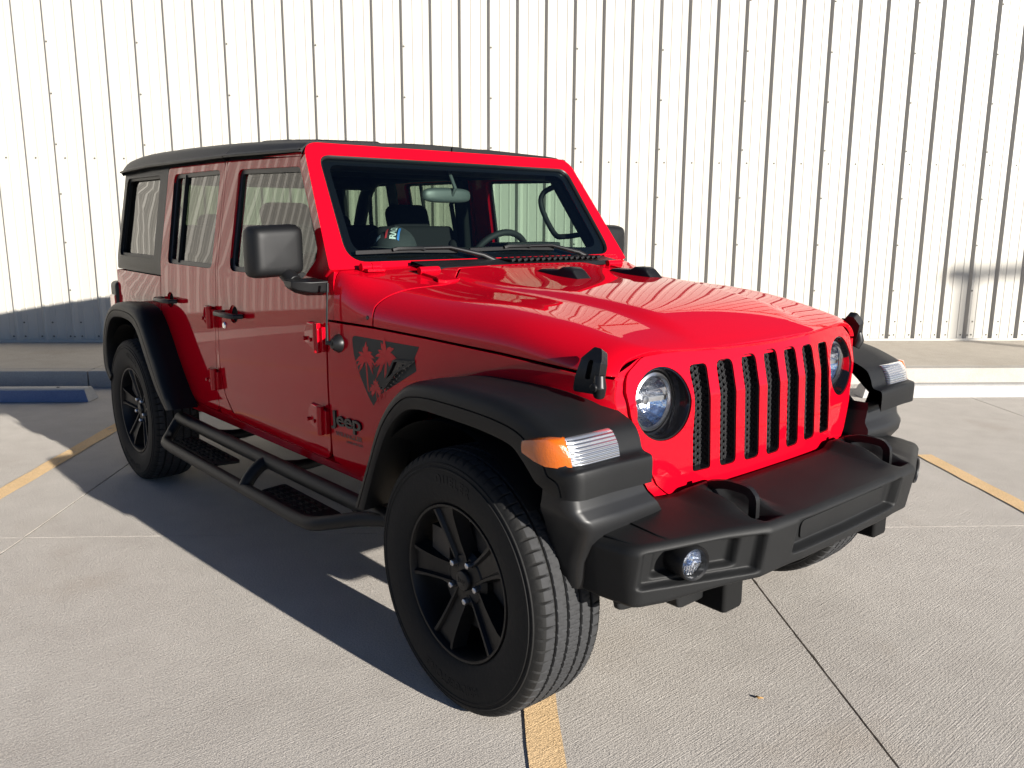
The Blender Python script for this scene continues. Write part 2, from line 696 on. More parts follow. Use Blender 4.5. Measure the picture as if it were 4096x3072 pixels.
def text_geo(s, size, extrude=0.0, bold=0.0, spacing=1.0):
    cu = bpy.data.curves.new("lettering_source", 'FONT')
    cu.body = s
    cu.size = size
    cu.extrude = extrude
    cu.offset = bold
    cu.space_character = spacing
    cu.resolution_u = 4
    o = bpy.data.objects.new("lettering_source", cu)
    COL.objects.link(o)
    dg = bpy.context.evaluated_depsgraph_get()
    dg.update()
    me = bpy.data.meshes.new_from_object(o.evaluated_get(dg))
    bm = bmesh.new()
    bm.from_mesh(me)
    bpy.data.objects.remove(o, do_unlink=True)
    bpy.data.curves.remove(cu)
    bpy.data.meshes.remove(me)
    return bm


# ------------------------------------------------------------------ the place: lot, kerb, wall
WA = radians(51.7)
UV = Vector((cos(WA), sin(WA), 0))
VV = Vector((-sin(WA), cos(WA), 0))


def W(u, v, z=0.0):
    return UV * u + VV * v + Vector((0, 0, z))


def slab(bm, u0, u1, v0, v1, z0, z1):
    vs = [bm.verts.new(W(u, v, z)) for z in (z0, z1) for v in (v0, v1) for u in (u0, u1)]
    for f in ((0, 1, 3, 2), (4, 6, 7, 5), (0, 4, 5, 1), (2, 3, 7, 6), (0, 2, 6, 4), (1, 5, 7, 3)):
        bm.faces.new([vs[i] for i in f])


bm = bmesh.new()
us = [-60, -18.4, -15.27, -12.14, -9.0, -5.88, -2.755, .505, 3.566, 6.7, 9.8, 12.9, 16, 19.2, 60]
vsl = [-60, -11.6, -8.5, -5.4, -2.25, .882, 4.466]



def rough_slab(bm, u0, u1, v0, v1, g):
    """slab whose long edges are slightly ragged, as sawn and chipped concrete is"""
    rnd = random.Random(int(u0 * 100) * 31 + int(v0 * 100))
    out = []

    def side(a, b, nrm, gap):
        L = (Vector(b) - Vector(a)).length
        n = max(1, min(160, int(L / .035)))
        for k in range(n):
            p = Vector(a).lerp(Vector(b), k / n)
            j = (gap + abs(rnd.gauss(0, .0007)) + (.004 if rnd.random() < .012 else 0)) if k else gap
            out.append((p.x + nrm[0] * j, p.y + nrm[1] * j))
    side((u0, v0), (u1, v0), (0, 1), .0012)
    side((u1, v0), (u1, v1), (-1, 0), g)
    side((u1, v1), (u0, v1), (0, -1), .0012)
    side((u0, v1), (u0, v0), (1, 0), g)
    top = [bm.verts.new(W(u, v, 0)) for u, v in out]
    bot = [bm.verts.new(W(u, v, -.014)) for u, v in out]
    bm.faces.new(top)
    n = len(out)
    for k in range(n):
        bm.faces.new((bot[k], bot[(k + 1) % n], top[(k + 1) % n], top[k]))


for i in range(len(us) - 1):
    for j in range(len(vsl) - 1):
        if us[i] > -12.5 and us[i + 1] < 10 and vsl[j] > -9:
            rough_slab(bm, us[i], us[i + 1], vsl[j], vsl[j + 1], .0035)
        else:
            slab(bm, us[i] + .0035, us[i + 1] - .0035, vsl[j] + .0012, vsl[j + 1] - .0012, -.014, 0)
gv = [bm.verts.new((x, y, -.015)) for x, y in ((-900, -900), (900, -900), (900, 900), (-900, 900))]
bm.faces.new(gv)
struct("ground", bm, LOTM, flat=True)

bm = bmesh.new()
su = [-60, -11.3, -4.05, 3.18, 10.4, 60]
for a, b in zip(su, su[1:]):
    slab(bm, a + .003, b - .003, 4.62, 6.30, -.01, .145)
o = struct("sidewalk", bm, WALKM, flat=True)
bm = bmesh.new()
for a, b in zip(su, su[1:]):
    slab(bm, a + .004, b - .004, 4.468, 4.618, -.01, .1455)
struct("kerb", bm, KERBM, bevel=.008, seg=2)

# yellow stall lines
bm = bmesh.new()
for uc, va, vb in ((-3.21, -6.0, 3.5), (-.452, -6.0, 3.5), (2.22, -6.0, 2.13), (4.95, -6.0, 3.5), (-5.95, -6.0, 3.5)):
    hw = .052
    n = 60
    L0 = [bm.verts.new(W(uc - hw + random.uniform(-.0035, .0035), va + (vb - va) * k / n, .004)) for k in range(n + 1)]
    R0 = [bm.verts.new(W(uc + hw + random.uniform(-.0035, .0035), va + (vb - va) * k / n, .004)) for k in range(n + 1)]
    for k in range(n):
        bm.faces.new((L0[k], R0[k], R0[k + 1], L0[k + 1]))
struct("parking_line", bm, LINEM, flat=True)


def parking_block(u0, u1, v0, label, blue):
    t = thing("parking_block", label, "parking block", W((u0 + u1) / 2, v0 + .09, 0), "concrete parking blocks along the kerb")
    loc = W((u0 + u1) / 2, v0 + .09, 0)
    bm = bmesh.new()
    sec = [(0, .0), (.022, .095), (.035, .104), (.145, .104), (.165, .092), (.185, 0)]
    rows = []
    for u, ins in ((u0, 0), (u0 + .10, 1), (u1 - .10, 1), (u1, 0)):
        row = []
        for (dv, z) in sec:
            uu = u
            if not ins and z > .05:
                uu = u + (.035 if u == u0 else -.035)
            row.append(bm.verts.new(W(uu, v0 + dv, z) - loc))
        rows.append(row)
    for a, b in zip(rows, rows[1:]):
        for k in range(len(sec) - 1):
            f = bm.faces.new((a[k], a[k + 1], b[k + 1], b[k]))
            f.material_index = 1 if (blue and k == 0) else 0
    bm.faces.new(rows[0])
    bm.faces.new(rows[-1][::-1])
    for a, b in zip(rows, rows[1:]):
        bm.faces.new((a[0], b[0], b[-1], a[-1]))
    obj("block", bm, [STOPM, BLUEM], t, bevel=.006)
    for uu in (u0 + .28, u1 - .28):
        bm = bmesh.new()
        cyl(bm, W(uu, v0 + .10, .095) - loc, W(uu, v0 + .10, .107) - loc, .012, n=10)
        obj("anchor_pin", bm, DARK, t)
    return t


parking_block(-5.62, -3.776, 3.85, "blue faced concrete parking block at left in the shade", True)
parking_block(2.62, 4.62, 3.85, "unpainted pale concrete parking block at right in the sun", False)

# metal building wall
WH = 4.75
bm = bmesh.new()
U0, P0 = -1.389, .299
# profile over one pitch, u offset and height out from the pan (towards the lot)
prof = [(.000, .000), (.025, .032), (.050, .032), (.080, .000),
        (.122, .000), (.127, .0045), (.139, .0045), (.144, .000),
        (.226, .000), (.231, .0045), (.243, .0045), (.248, .000)]
cols = []
kk = range(-80, 75)
for k in kk:
    for du, h in prof:
        cols.append((U0 - .0125 + k * P0 + du, h))
V0w = 6.25
zb, zt_ = .165, WH
prev = None
for (u, h) in cols:
    a = bm.verts.new(W(u, V0w - h, zb))
    b = bm.verts.new(W(u, V0w - h, zt_))
    if prev:
        bm.faces.new((prev[0], a, b, prev[1]))
    prev = (a, b)
for f in bm.faces:
    f.material_index = 0


def screw(u, z, h):
    c = W(u, V0w - h, z)
    ring = [bm.verts.new(c + UV * .0105 * cos(t * pi / 3) + Vector((0, 0, .0105 * sin(t * pi / 3))) - VV * .001) for t in range(6)]
    top = [bm.verts.new(c + UV * .007 * cos(t * pi / 3) + Vector((0, 0, .007 * sin(t * pi / 3))) - VV * .007) for t in range(6)]
    for t in range(6):
        bm.faces.new((ring[t], ring[(t + 1) % 6], top[(t + 1) % 6], top[t])).material_index = 1
    bm.faces.new(top).material_index = 1


for k in range(-22, 26):
    u = U0 - .0125 + k * P0
    screw(u + .100, .21, 0)
    screw(u + .275, .21, 0)
    screw(u + .100, .36, 0)
    screw(u + .100, 2.075, 0)
    if k % 3 == 0:
        z = .21
        while z < WH:
            screw(u + .037, z, .032)
            z += .5
for f in bm.faces:
    if f.material_index == 1:
        continue
wall = thing("metal_wall", "cream ribbed metal building wall running behind the red car", "wall", W(0, V0w, .145))
o = obj("ribbed_siding", bm, [WALLM, SCREW], wall, flat=True)
o.matrix_parent_inverse = wall.matrix_basis.inverted()
bm = bmesh.new()
slab(bm, U0 + kk[0] * P0, U0 + kk[-1] * P0, V0w - .034, V0w + .02, .1455, .172)
o = obj("base_trim", bm, TRIMM, wall, bevel=.003)
o.matrix_parent_inverse = wall.matrix_basis.inverted()
bm = bmesh.new()
slab(bm, U0 + kk[0] * P0, U0 + kk[-1] * P0, V0w - .075, V0w + .30, WH - .16, WH)
o = obj("eave_trim", bm, TRIMM, wall, bevel=.004)
o.matrix_parent_inverse = wall.matrix_basis.inverted()
bm = bmesh.new()
slab(bm, U0 + kk[0] * P0 + .1, U0 + kk[-1] * P0 - .1, V0w + .04, V0w + 9, .0, WH - .02)
o = obj("building_body", bm, TRIMM, wall, flat=True)
o.matrix_parent_inverse = wall.matrix_basis.inverted()

# light pole behind the camera; its shadow falls on the wall at right
D = 22.0
pb = W(4.86 + .682 * D, 6.25 - .731 * D, 0)
ph = .87 + D * math.tan(SUN_EL) / 1.0 + .02
pole = thing("light_pole", "tall parking lot light pole behind the camera whose shadow falls on the wall", "light pole", pb)
bm = bmesh.new()
cyl(bm, (0, 0, .6), (0, 0, ph), .085, .06, 16)
obj("pole", bm, GALV, pole)
bm = bmesh.new()
cyl(bm, (0, 0, 0), (0, 0, .6), .25, .25, 20)
obj("base", bm, KERBM, pole, bevel=.02)
bm = bmesh.new()
box(bm, UV * .5 + Vector((0, 0, ph + .03)), (.95, .16, .10), Matrix.Rotation(WA, 3, 'Z') @ Matrix.Rotation(-.07, 3, 'Y'))
box(bm, -UV * .12 + Vector((0, 0, ph)), (.22, .16, .14), Matrix.Rotation(WA, 3, 'Z'))
obj("lamp_head", bm, GALV, pole, bevel=.01)

# a dry leaf on the concrete
bm = bmesh.new()
lp = [(-.022, 0), (-.012, .009), (0, .012), (.012, .008), (.024, 0), (.012, -.007), (0, -.010), (-.012, -.008)]
c = bm.verts.new((0, 0, .012))
ring = [bm.verts.new((x, y, .004 + .006 * abs(sin(x * 90)))) for x, y in lp]
for i in range(len(ring)):
    bm.faces.new((c, ring[i], ring[(i + 1) % len(ring)]))
lf = obj("leaf", bm, LEAFM, None, solid=.0006)
lf.location = W(.235, -.563, .0)
lf.scale = (.62, .62, .62)
lf.rotation_euler = (0, 0, radians(20))
tag(lf, "small dry curled leaf lying on the concrete in front of the car", "leaf")

# ================================================================== the red car
# axes: x forward, y to the car's left, z up; the origin is on the ground under the front axle
car = thing("parked_car", "red four door off-road car with black hardtop parked askew across the stall lines", "car")
ZS = [(-.95, 1.097), (-.63, 1.094), (-.364, 1.086), (-.02, 1.072), (.30, 1.053), (.44, 1.043)]
ZT = [(-.91, 1.287), (-.72, 1.256), (-.45, 1.224), (-.117, 1.207), (.11, 1.180), (.27, 1.149), (.37, 1.124), (.44, 1.098)]


def yb(x, z):
    b = .802 if x < -.9 else .802 - .1015 * (x + .9)
    if x > .33:
        b -= .045 * min(1.2, (x - .33) / .07) ** 2
    if x < -3.25:
        b -= .02 * ((-3.25 - x) / .3) ** 2
    t = max(0.0, min(1.0, (z - .52) / .74))
    b += .011 * sin(pi * t) - .005
    if z > 1.245:
        b -= .162 * (z - 1.245)
    if z < .575:
        b -= .30 * (.575 - z)
    return b


def XG(y, z):
    zk = .965
    return .450 - (.05 if z < zk else .23) * (z - zk) - (.15 * y * y - .0173)


ZC = [.52, .55, .58, .63, .68, .74, .80, .86, .92, .98, 1.04, 1.10, 1.16, 1.20, 1.235, 1.26, 1.30, 1.4, 1.5, 1.6, 1.7]


def side_panel(name, outline, holes, s, parent, m=None, thick=.03, off=0.0, bevel=.004, xc=()):
    bm = panel(outline, holes, lambda x, z: Vector((x, s * (yb(x, z) + off), z)), [z + .0007 for z in ZC], xc)
    orient(bm, Vector((0, s, 0)))
    return obj(name, bm, m or RED, parent, solid=thick, bevel=bevel, recalc=False, sharp=30)


FW = rpoly([(-1.808, 1.680, .035), (-1.812, 1.236, .055), (-1.10, 1.240, .05), (-1.00, 1.325, .05), (-1.035, 1.40, .0), (-1.225, 1.668, .04)])
RW = rpoly([(-2.618, 1.688, .04), (-2.605, 1.238, .04), (-2.012, 1.236, .04), (-2.014, 1.688, .04)])
QW = rpoly([(-3.405, 1.690, .05), (-3.455, 1.252, .05), (-2.826, 1.252, .03), (-2.826, 1.690, .03)])


def inset(poly, d):
    n = len(poly)
    A = sum(poly[i][0] * poly[(i + 1) % n][1] - poly[(i + 1) % n][0] * poly[i][1] for i in range(n))
    sg = 1 if A > 0 else -1
    out = []
    for i in range(n):
        p0, p1, p2 = Vector(poly[i - 1]), Vector(poly[i]), Vector(poly[(i + 1) % n])
        a, b = (p1 - p0), (p2 - p1)
        if a.length < 1e-6 or b.length < 1e-6:
            out.append((p1.x, p1.y))
            continue
        a.normalize()
        b.normalize()
        nn = Vector((-(a.y + b.y), a.x + b.x)) * sg
        if nn.length < 1e-6:
            out.append((p1.x, p1.y))
            continue
        nn.normalize()
        k = max(.5, nn.dot(Vector((-a.y, a.x)) * sg))
        q = p1 + nn * d / k
        out.append((q.x, q.y))
    return out


def window_set(poly, s, door, gm, rim=.022, dep=.022, split=None, rimmat=None):
    """black reveal round an opening, and the pane set back in it"""
    inner = inset(poly, rim)
    bm = bmesh.new()
    n = len(poly)
    R = []
    for pl, o in ((poly, -.002), (poly, -.010), (inner, -.014), (inner, -dep - .006)):
        R.append([bm.verts.new((x, s * (yb(x, z) + o), z)) for x, z in pl])
    for a, b in zip(R, R[1:]):
        for k in range(n):
            bm.faces.new((a[k], a[(k + 1) % n], b[(k + 1) % n], b[k]))
    fr = obj("window_frame", bm, rimmat or SATIN, door, sharp=30)
    bm = panel(inset(poly, rim - .006), (), lambda x, z: Vector((x, s * (yb(x, z) - dep), z)), [1.3, 1.4, 1.5, 1.6])
    orient(bm, Vector((0, s, 0)))
    g = obj("window", bm, gm, door, recalc=False, sharp=0)
    if split:
        bm = bmesh.new()
        tube(bm, [(split[0], s * (yb(split[0], 1.245) - dep + .004), 1.245), (split[1], s * (yb(split[1], 1.68) - dep + .004), 1.68)], .1, flat=(.008, .022))
        obj("division_bar", bm, SATIN, door)
    return g


def hinge(parent, s, x, z, plate=.115, h=.105):
    """red strap hinge: two leaves round a vertical knuckle at x"""
    bm = bmesh.new()
    y0 = yb(x, z)
    # strap on the door, thick near the knuckle
    o = [(-plate, -.030), (-plate, .018), (-plate * .75, h * .5), (-.012, h * .48), (-.012, -h * .5), (-plate * .45, -h * .42), (-plate * .62, -.042)]
    lo = [bm.verts.new((x + a, s * (y0 + .001), z + b)) for a, b in o]
    hi = [bm.verts.new((x + a * .95 - .001, s * (y0 + .012 + .012 * (1 + a / plate)), z + b * .92)) for a, b in o]
    n = len(o)
    for k in range(n):
        bm.faces.new((lo[k], lo[(k + 1) % n], hi[(k + 1) % n], hi[k]))
    bm.faces.new(hi)
    box(bm, (x + .020, s * (y0 + .008), z - .004), (.030, .02, h * .86))
    cyl(bm, (x, s * (y0 + .022), z - h * .52), (x, s * (y0 + .022), z + h * .52), .0155, n=14)
    for a in (-plate * .83, -plate * .42):
        cyl(bm, (x + a, s * (y0 + .008), z - .012), (x + a, s * (y0 + .027), z - .012), .0085, n=8)
    return obj("hinge", bm, RED, parent, bevel=.003, sharp=35)


def handle(parent, s, x0, x1, z):
    bm = bmesh.new()
    y0 = yb((x0 + x1) / 2, z)
    pts = [(x0, y0 + .004), (x0 + .012, y0 + .034), (x0 + .045, y0 + .048), (x1 - .045, y0 + .048), (x1 - .012, y0 + .036), (x1, y0 + .004)]
    tube(bm, [(x, s * y, z) for x, y in pts], .1, flat=(.036, .020))
    h = obj("handle", bm, SATIN, parent, bevel=.006, seg=3)
    bm = bmesh.new()
    xm = (x0 + x1) / 2
    ring = []
    for (r, d) in ((1.02, -.006), (1.0, -.006), (.86, -.016), (.5, -.024), (.02, -.026)):
        row = []
        for q in range(28):
            t = 2 * pi * q / 28
            row.append(bm.verts.new((xm + .050 * r * cos(t), s * (yb(xm, z) + d), z + .040 * r * sin(t))))
        ring.append(row)
    for a, b in zip(ring, ring[1:]):
        for q in range(28):
            bm.faces.new((a[q], a[(q + 1) % 28], b[(q + 1) % 28], b[q]))
    orient(bm, Vector((0, s, 0)))
    obj("handle_cup", bm, RED, parent, recalc=False, sharp=0)
    return h


FD = rpoly([(-.926, .545, .085), (-.918, 1.288), (-1.212, 1.722, .05), (-1.940, 1.722, .03), (-1.940, 1.12), (-1.962, .80, .10), (-1.93, .655, .08), (-1.822, .546, .07)])
RD = rpoly([(-2.028, .545, .06), (-2.012, .74), (-1.972, 1.10), (-1.966, 1.722, .03), (-2.706, 1.722, .03), (-2.712, 1.17), (-2.722, 1.03), (-2.70, .90, .05), (-2.60, .72), (-2.50, .58, .05), (-2.455, .545, .02)])

def cup(x, z):
    return [(x + .050 * cos(2 * pi * k / 28), z + .040 * sin(2 * pi * k / 28)) for k in range(28)]


for s in (-1, 1):
    # ---------------- front door
    d = side_panel("front_door", FD, [FW, cup(-1.77, 1.045)], s, car, thick=.045)
    window_set(FW, s, d, GLASS_F, rim=.020)
    for z in (1.028, .71):
        hinge(d, s, -.952, z, .125, .108)
    handle(d, s, -1.885, -1.655, 1.045)
    if s < 0:
        bm = bmesh.new()
        lathe(bm, [(0, .008), (.012, .008), (.0165, .004), (.0165, -.004)], 20, Matrix.Translation((-1.872, -yb(-1.872, .985), .985)) @ Matrix.Rotation(pi, 4, 'Z'))
        box(bm, (-1.872, -yb(-1.872, .985) - .0085, .985), (.003, .002, .011))
        obj("door_lock", bm, CHROME, d)
    # mirror on its arm
    bm = bmesh.new()
    cx, cy, cz = -1.105, s * .908, 1.347
    hx, hy, hz = .056, .107, .097

    def mir(i, j, nu=26, nv=15):
        t = 2 * pi * i / nu
        p = -pi / 2 + pi * j / (nv - 1)
        sg = lambda q, e: math.copysign(abs(q) ** e, q)
        ex = .27
        a = sg(cos(p), .30) * sg(cos(t), ex)
        b = sg(cos(p), .30) * sg(sin(t), ex)
        c = sg(sin(p), .42)
        k = 1 - .10 * max(0, c)
        return Vector((cx + hx * c, cy + hy * a * k, cz + hz * b * k - .004 * a * s))
    grid(bm, mir, 26, 15, wrap_u=True)
    bmesh.ops.remove_doubles(bm, verts=bm.verts[:], dist=1e-5)
    mo = obj("mirror", bm, PLASTIC, d, sharp=60)
    bm = bmesh.new()
    box(bm, (cx - .055, cy, cz), (.004, .175, .155))
    obj("mirror_glass", bm, CHROME, d, bevel=.01)
    bm = bmesh.new()
    prof = [(-.905, 1.242), (-.915, 1.200), (-.955, 1.186), (-1.02, 1.200), (-1.045, 1.232), (-1.03, 1.248)]
    for k in range(1):
        R = []
        for (yy, sc, dz) in ((.790, 1.0, 0), (.86, .95, .0), (.905, .78, .006), (.925, .5, .012)):
            R.append([bm.verts.new((-.975 + (x + .975) * sc, s * yy, 1.225 + (z - 1.225) * sc + dz)) for x, z in prof])
        for a, b in zip(R, R[1:]):
            for q in range(len(prof)):
                bm.faces.new((a[q], a[(q + 1) % len(prof)], b[(q + 1) % len(prof)], b[q]))
        bm.faces.new(R[-1])
    cyl(bm, (-1.03, s * .868, 1.232), (-1.085, s * .880, 1.268), .030, .028, 18)
    obj("mirror_arm", bm, SATIN, d, bevel=.008, seg=3)
    # ---------------- rear door
    d2 = side_panel("rear_door", RD, [RW, cup(-2.5775, 1.05)], s, car, thick=.045)
    window_set(RW, s, d2, GLASS_R, rim=.020, split=(-2.475, -2.475))
    for z in (1.012, .715):
        hinge(d2, s, -2.000, z, .105, .10)
    handle(d2, s, -2.69, -2.465, 1.05)
    # ---------------- body side: pillar strip, rocker, quarter, fender
    side_panel("pillar_strip", [(-1.805, .5435), (-2.023, .5435), (-2.008, .74), (-1.968, 1.10), (-1.9625, 1.722), (-1.9435, 1.722), (-1.9440, 1.12), (-1.9665, .80), (-1.955, .72), (-1.935, .650), (-1.885, .592), (-1.832, .5465)], [], s, car, thick=.02, bevel=.002)
    side_panel("rocker", rpoly([(-2.50, .487, .01), (-.60, .487, .01), (-.60, .540), (-.935, .5405), (-1.0, .5405), (-2.46, .5405), (-2.52, .5405)]), [], s, car, thick=.05, bevel=.008)
    side_panel("rear_quarter", [(-2.728, 1.035), (-2.720, 1.163), (-3.515, 1.163), (-3.53, 1.10), (-3.53, .62), (-3.46, .62), (-3.40, .80), (-3.28, .93), (-3.05, .985), (-2.86, .985), (-2.74, .95)], [], s, car, thick=.03)
    fo = [(-.914, .552), (-.908, 1.092)]
    fo += [(x, lerp_tab(ZS, x) - .004) for x in (-.63, -.364, -.02, .30, .385)]
    fo += [(.385, .99), (.40, .90), (.28, .955), (.0, .965), (-.20, .94), (-.30, .87), (-.40, .75), (-.48, .60), (-.51, .545), (-.60, .5405), (-.86, .5405)]
    fn = side_panel("fender_side", fo, [], s, car, thick=.02)
    # backing shell behind the gaps
    side_panel("body_shell", [(-3.50, .60), (-2.6, .60), (-2.45, .50), (-.62, .50), (-.50, .62), (-.40, .78), (-.3, .9), (.36, .93), (.36, 1.03), (-.02, 1.05), (-.62, 1.07), (-.90, 1.08), (-.935, 1.20), (-1.0, 1.20), (-1.9, 1.20), (-1.935, 1.21), (-1.935, 1.70), (-1.972, 1.70), (-1.972, 1.21), (-2.69, 1.21), (-2.69, 1.15), (-3.50, 1.14)], [], s, car, m=DARK, thick=.01, off=-.012, bevel=None)
    # ---------------- hardtop side with its window
    qs = side_panel("hardtop_side", rpoly([(-2.714, 1.170), (-2.710, 1.728, .01), (-3.47, 1.732, .01), (-3.515, 1.172, .02)]), [QW], s, car, m=ROOFM, thick=.03, bevel=.006)
    window_set(QW, s, qs, GLASS_R, rim=.014, dep=.030, rimmat=ROOFM)
    # ---------------- tail light
    bm = bmesh.new()
    box(bm, (-3.575, s * .765, .955), (.13, .085, .27))
    tl = obj("tail_light", bm, SATIN, car, bevel=.03, seg=4)
    bm = bmesh.new()
    box(bm, (-3.583, s * .784, .935), (.10, .060, .15))
    obj("lens", bm, REDLENS, tl, bevel=.008)

# fender badge, decal, antenna, vent: right side as in the photo, left alike
for s in (-1, 1):
    par = [o for o in car.children if o.name.startswith("fender_side")][0 if s < 0 else 1]

    def onside(x, z, d=.0):
        return Vector((x, s * (yb(x, z) + d), z))
    dec = rpoly([(-.757, 1.056, .02), (-.745, .985), (-.706, .907), (-.665, .845), (-.638, .815), (-.60, .86), (-.40, .97), (-.41, 1.013), (-.387, 1.053)])
    bm = panel(dec, (), lambda x, z: onside(x, z, .0008), [.85, .9, .95, 1.0])
    orient(bm, Vector((0, s, 0)))
    dc = obj("decal", bm, DECALM, par, recalc=False)
    bm = bmesh.new()

    def poly2(pts, d):
        f = bm.faces.new([bm.verts.new(onside(x, z, d)) for x, z in pts])
        if f.normal.dot(Vector((0, s, 0))) < 0:
            f.normal_flip()
        f.normal_update()

    def palm(cx, cz, R, hgt, lean, seed):
        rnd = random.Random(seed)
        angs = [92, 70, 48, 25, 112, 135, 158, 4, 178, -20, 202, -45, 226]
        for a in angs:
            a = radians(a + rnd.uniform(-7, 7))
            L = R * rnd.uniform(.8, 1.08)
            up, lo = [], []
            for k in range(6):
                t = k / 5
                x = cx + L * t * cos(a)
                z = cz + L * t * sin(a) - .55 * L * t * t * (abs(cos(a)) * .8 + .1)
                w = R * .105 * (sin(pi * min(1, t * .9 + .1)) ** .7) + .0008
                nx, nz = -sin(a), cos(a)
                jag = 1 + .35 * (k % 2)
                up.append((x + nx * w * jag, z + nz * w * jag))
                lo.append((x - nx * w * .7, z - nz * w * .7))
            poly2(up + lo[::-1], .0016)
        poly2([(cx - R * .09, cz), (cx + R * .09, cz), (cx + lean + R * .05, cz - hgt), (cx + lean - R * .05, cz - hgt)], .0015)
    palm(-.675, .985, .060, .12, .012, 1)
    palm(-.560, 1.000, .072, .15, -.012, 2)
    palm(-.620, .882, .040, .06, .01, 3)
    obj("palm_print", bm, RED, dc if False else par, recalc=False, flat=True)
    # lettering
    bm = text_geo("Jeep", .098, .004, .0017, .95)
    w = max(v.co.x for v in bm.verts)
    for v in bm.verts:
        x, y, z = v.co
        xx = (-.888 + x * .176 / w) if s < 0 else (-.712 - x * .176 / w)
        v.co = onside(xx, .707 + y * .78, z + .004)
    obj("badge", bm, BADGE, par, bevel=None, sharp=30)
    bm = text_geo("WRANGLER", .03, .0004, .0006, 1.0)
    w = max(v.co.x for v in bm.verts)
    for v in bm.verts:
        x, y, z = v.co
        xx = (-.880 + x * .165 / w) if s < 0 else (-.715 - x * .165 / w)
        v.co = onside(xx, .664 + y * .8, z + .0008)
    bm2 = text_geo("UNLIMITED", .016, .0004, .0003, 1.0)
    w = max(v.co.x for v in bm2.verts)
    for v in bm2.verts:
        x, y, z = v.co
        xx = (-.815 + x * .10 / w) if s < 0 else (-.715 - x * .10 / w)
        v.co = onside(xx, .645 + y * .8, z + .0008)
    obj("model_lettering", bm, WRTXT, par, sharp=30)
    obj("trim_lettering", bm2, WRTXT, par, sharp=30)
    # side vent behind the flare
    vo = rpoly([(-.590, .880, .005), (-.555, .93), (-.510, .998, .012), (-.40, 1.004, .004), (-.50, .95), (-.56, .89, .004)])
    bm = panel(vo, [inset(vo, .008)], lambda x, z: onside(x, z, .011))
    orient(bm, Vector((0, s, 0)))
    vt = obj("side_vent", bm, SATIN, par, solid=.012, bevel=.002, recalc=False)
    bm = panel(inset(vo, .004), (), lambda x, z: onside(x, z, .003))
    for k in range(9):
        for j in range(3):
            x, z = -.578 + k * .0155 + j * .010, .895 + k * .0125 - j * .006
            if z < .99:
                box(bm, onside(x, z, .006), (.006, .004, .004))
    obj("vent_mesh", bm, GLOSS, vt, flat=True)
    if s < 0:
        bm = bmesh.new()
        y0 = yb(-.838, 1.02)
        lathe(bm, [(0, .030), (.018, .028), (.026, .018), (.034, .004), (.034, -.003)], 24, Matrix.Translation((-.838, -y0, 1.018)) @ Matrix.Rotation(pi, 4, 'Z'))
        cyl(bm, (-.838, -y0 - .026, 1.018), (-.862, -y0 - .034, 1.022), .009, .008, 12)
        cyl(bm, (-.862, -y0 - .034, 1.014), (-.862, -y0 - .033, 1.085), .0062, .0055, 12)
        cyl(bm, (-.862, -y0 - .033, 1.085), (-.860, -y0 - .026, 1.215), .0042, .0032, 10)
        cyl(bm, (-.860, -y0 - .026, 1.205), (-.8595, -y0 - .025, 1.238), .0055, .0050, 10)
        obj("antenna", bm, SATIN, par, sharp=40)
        bm = bmesh.new()
        lathe(bm, [(0, .006), (.006, .006), (.008, .003), (.010, .0)], 14, Matrix.Translation((-.665, -yb(-.665, 1.094) + .004, 1.126)) @ Matrix.Rotation(pi, 4, 'Z'))
        obj("cowl_bolt", bm, GLOSS, par)

# ------------------------------------------------------------------ hood and cowl


def hood_pt(x, q):
    """q -1..1 across the car from right seam to left seam"""
    s = -1 if q < 0 else 1
    t = 1 - abs(q)          # 0 at the seam, 1 in the middle
    zs, zt = lerp_tab(ZS, x) + .004, spline_tab(ZT, x)
    h = zt - zs
    w = yb(x, lerp_tab(ZS, x))
    a = (.14 + .09 * sstep(.3, -.4, x)) * (1 - .80 * sstep(-.58, -.84, x))
    yc = w - a
    if t < .5:
        th = t / .5 * pi / 2
        e = .72 + .33 * sstep(.0, .36, x)
        y = yc + a * cos(th) ** e
        z = zs + h * sin(th) ** (e + .05)
    else:
        k = (t - .5) / .5
        y = yc * (1 - k)
        z = zt
    fade = sstep(.43, .18, x) * sstep(-.9, -.70, x)
    if y < yc:
        z += .014 * (1 - (y / yc) ** 2) * sstep(.44, .2, x)
        z += .016 * sstep(.455 - .10 * sstep(-.5, .4, x), .375 - .10 * sstep(-.5, .4, x), y) * fade
    return Vector((x, s * y, z))


def hood_rear(q):
    t = 1 - abs(q)
    tab = [(0, -.633), (.12, -.63), (.3, -.585), (.45, -.552), (.55, -.57), (.68, -.66), (.75, -.715), (1.0, -.725)]
    return lerp_tab(tab, t)


def hood_front(q):
    p = hood_pt(.40, q)
    return XG(p.y, min(p.z, 1.09)) + .003


NQ = 97


def qs_(j):
    u = -1 + 2 * j / (NQ - 1)
    return u


bm = bmesh.new()
NX = 56


def hp(i, j):
    q = qs_(j)
    x0, x1 = hood_rear(q), hood_front(q)
    f = i / (NX - 1)
    f = 1 - (1 - f) ** 1.35
    p = hood_pt(x0 + (x1 - x0) * f, q)
    return p


grid(bm, hp, NX, NQ)
orient(bm, Vector((0, 0, 1)))
hood = obj("hood", bm, RED, car, solid=.016, bevel=.004, recalc=False, sharp=0, bang=50)

bm = bmesh.new()


def cp(i, j):
    q = qs_(j)
    x1, x0 = hood_rear(q) - .006, -.868
    x = x1 + (x0 - x1) * i / 9
    if abs(q) > .985:
        pass
    p = hood_pt(x, q)
    return p


grid(bm, cp, 10, NQ)
orient(bm, Vector((0, 0, 1)))
cowl = obj("cowl", bm, RED, car, solid=.016, bevel=.003, recalc=False, sharp=0, bang=50)
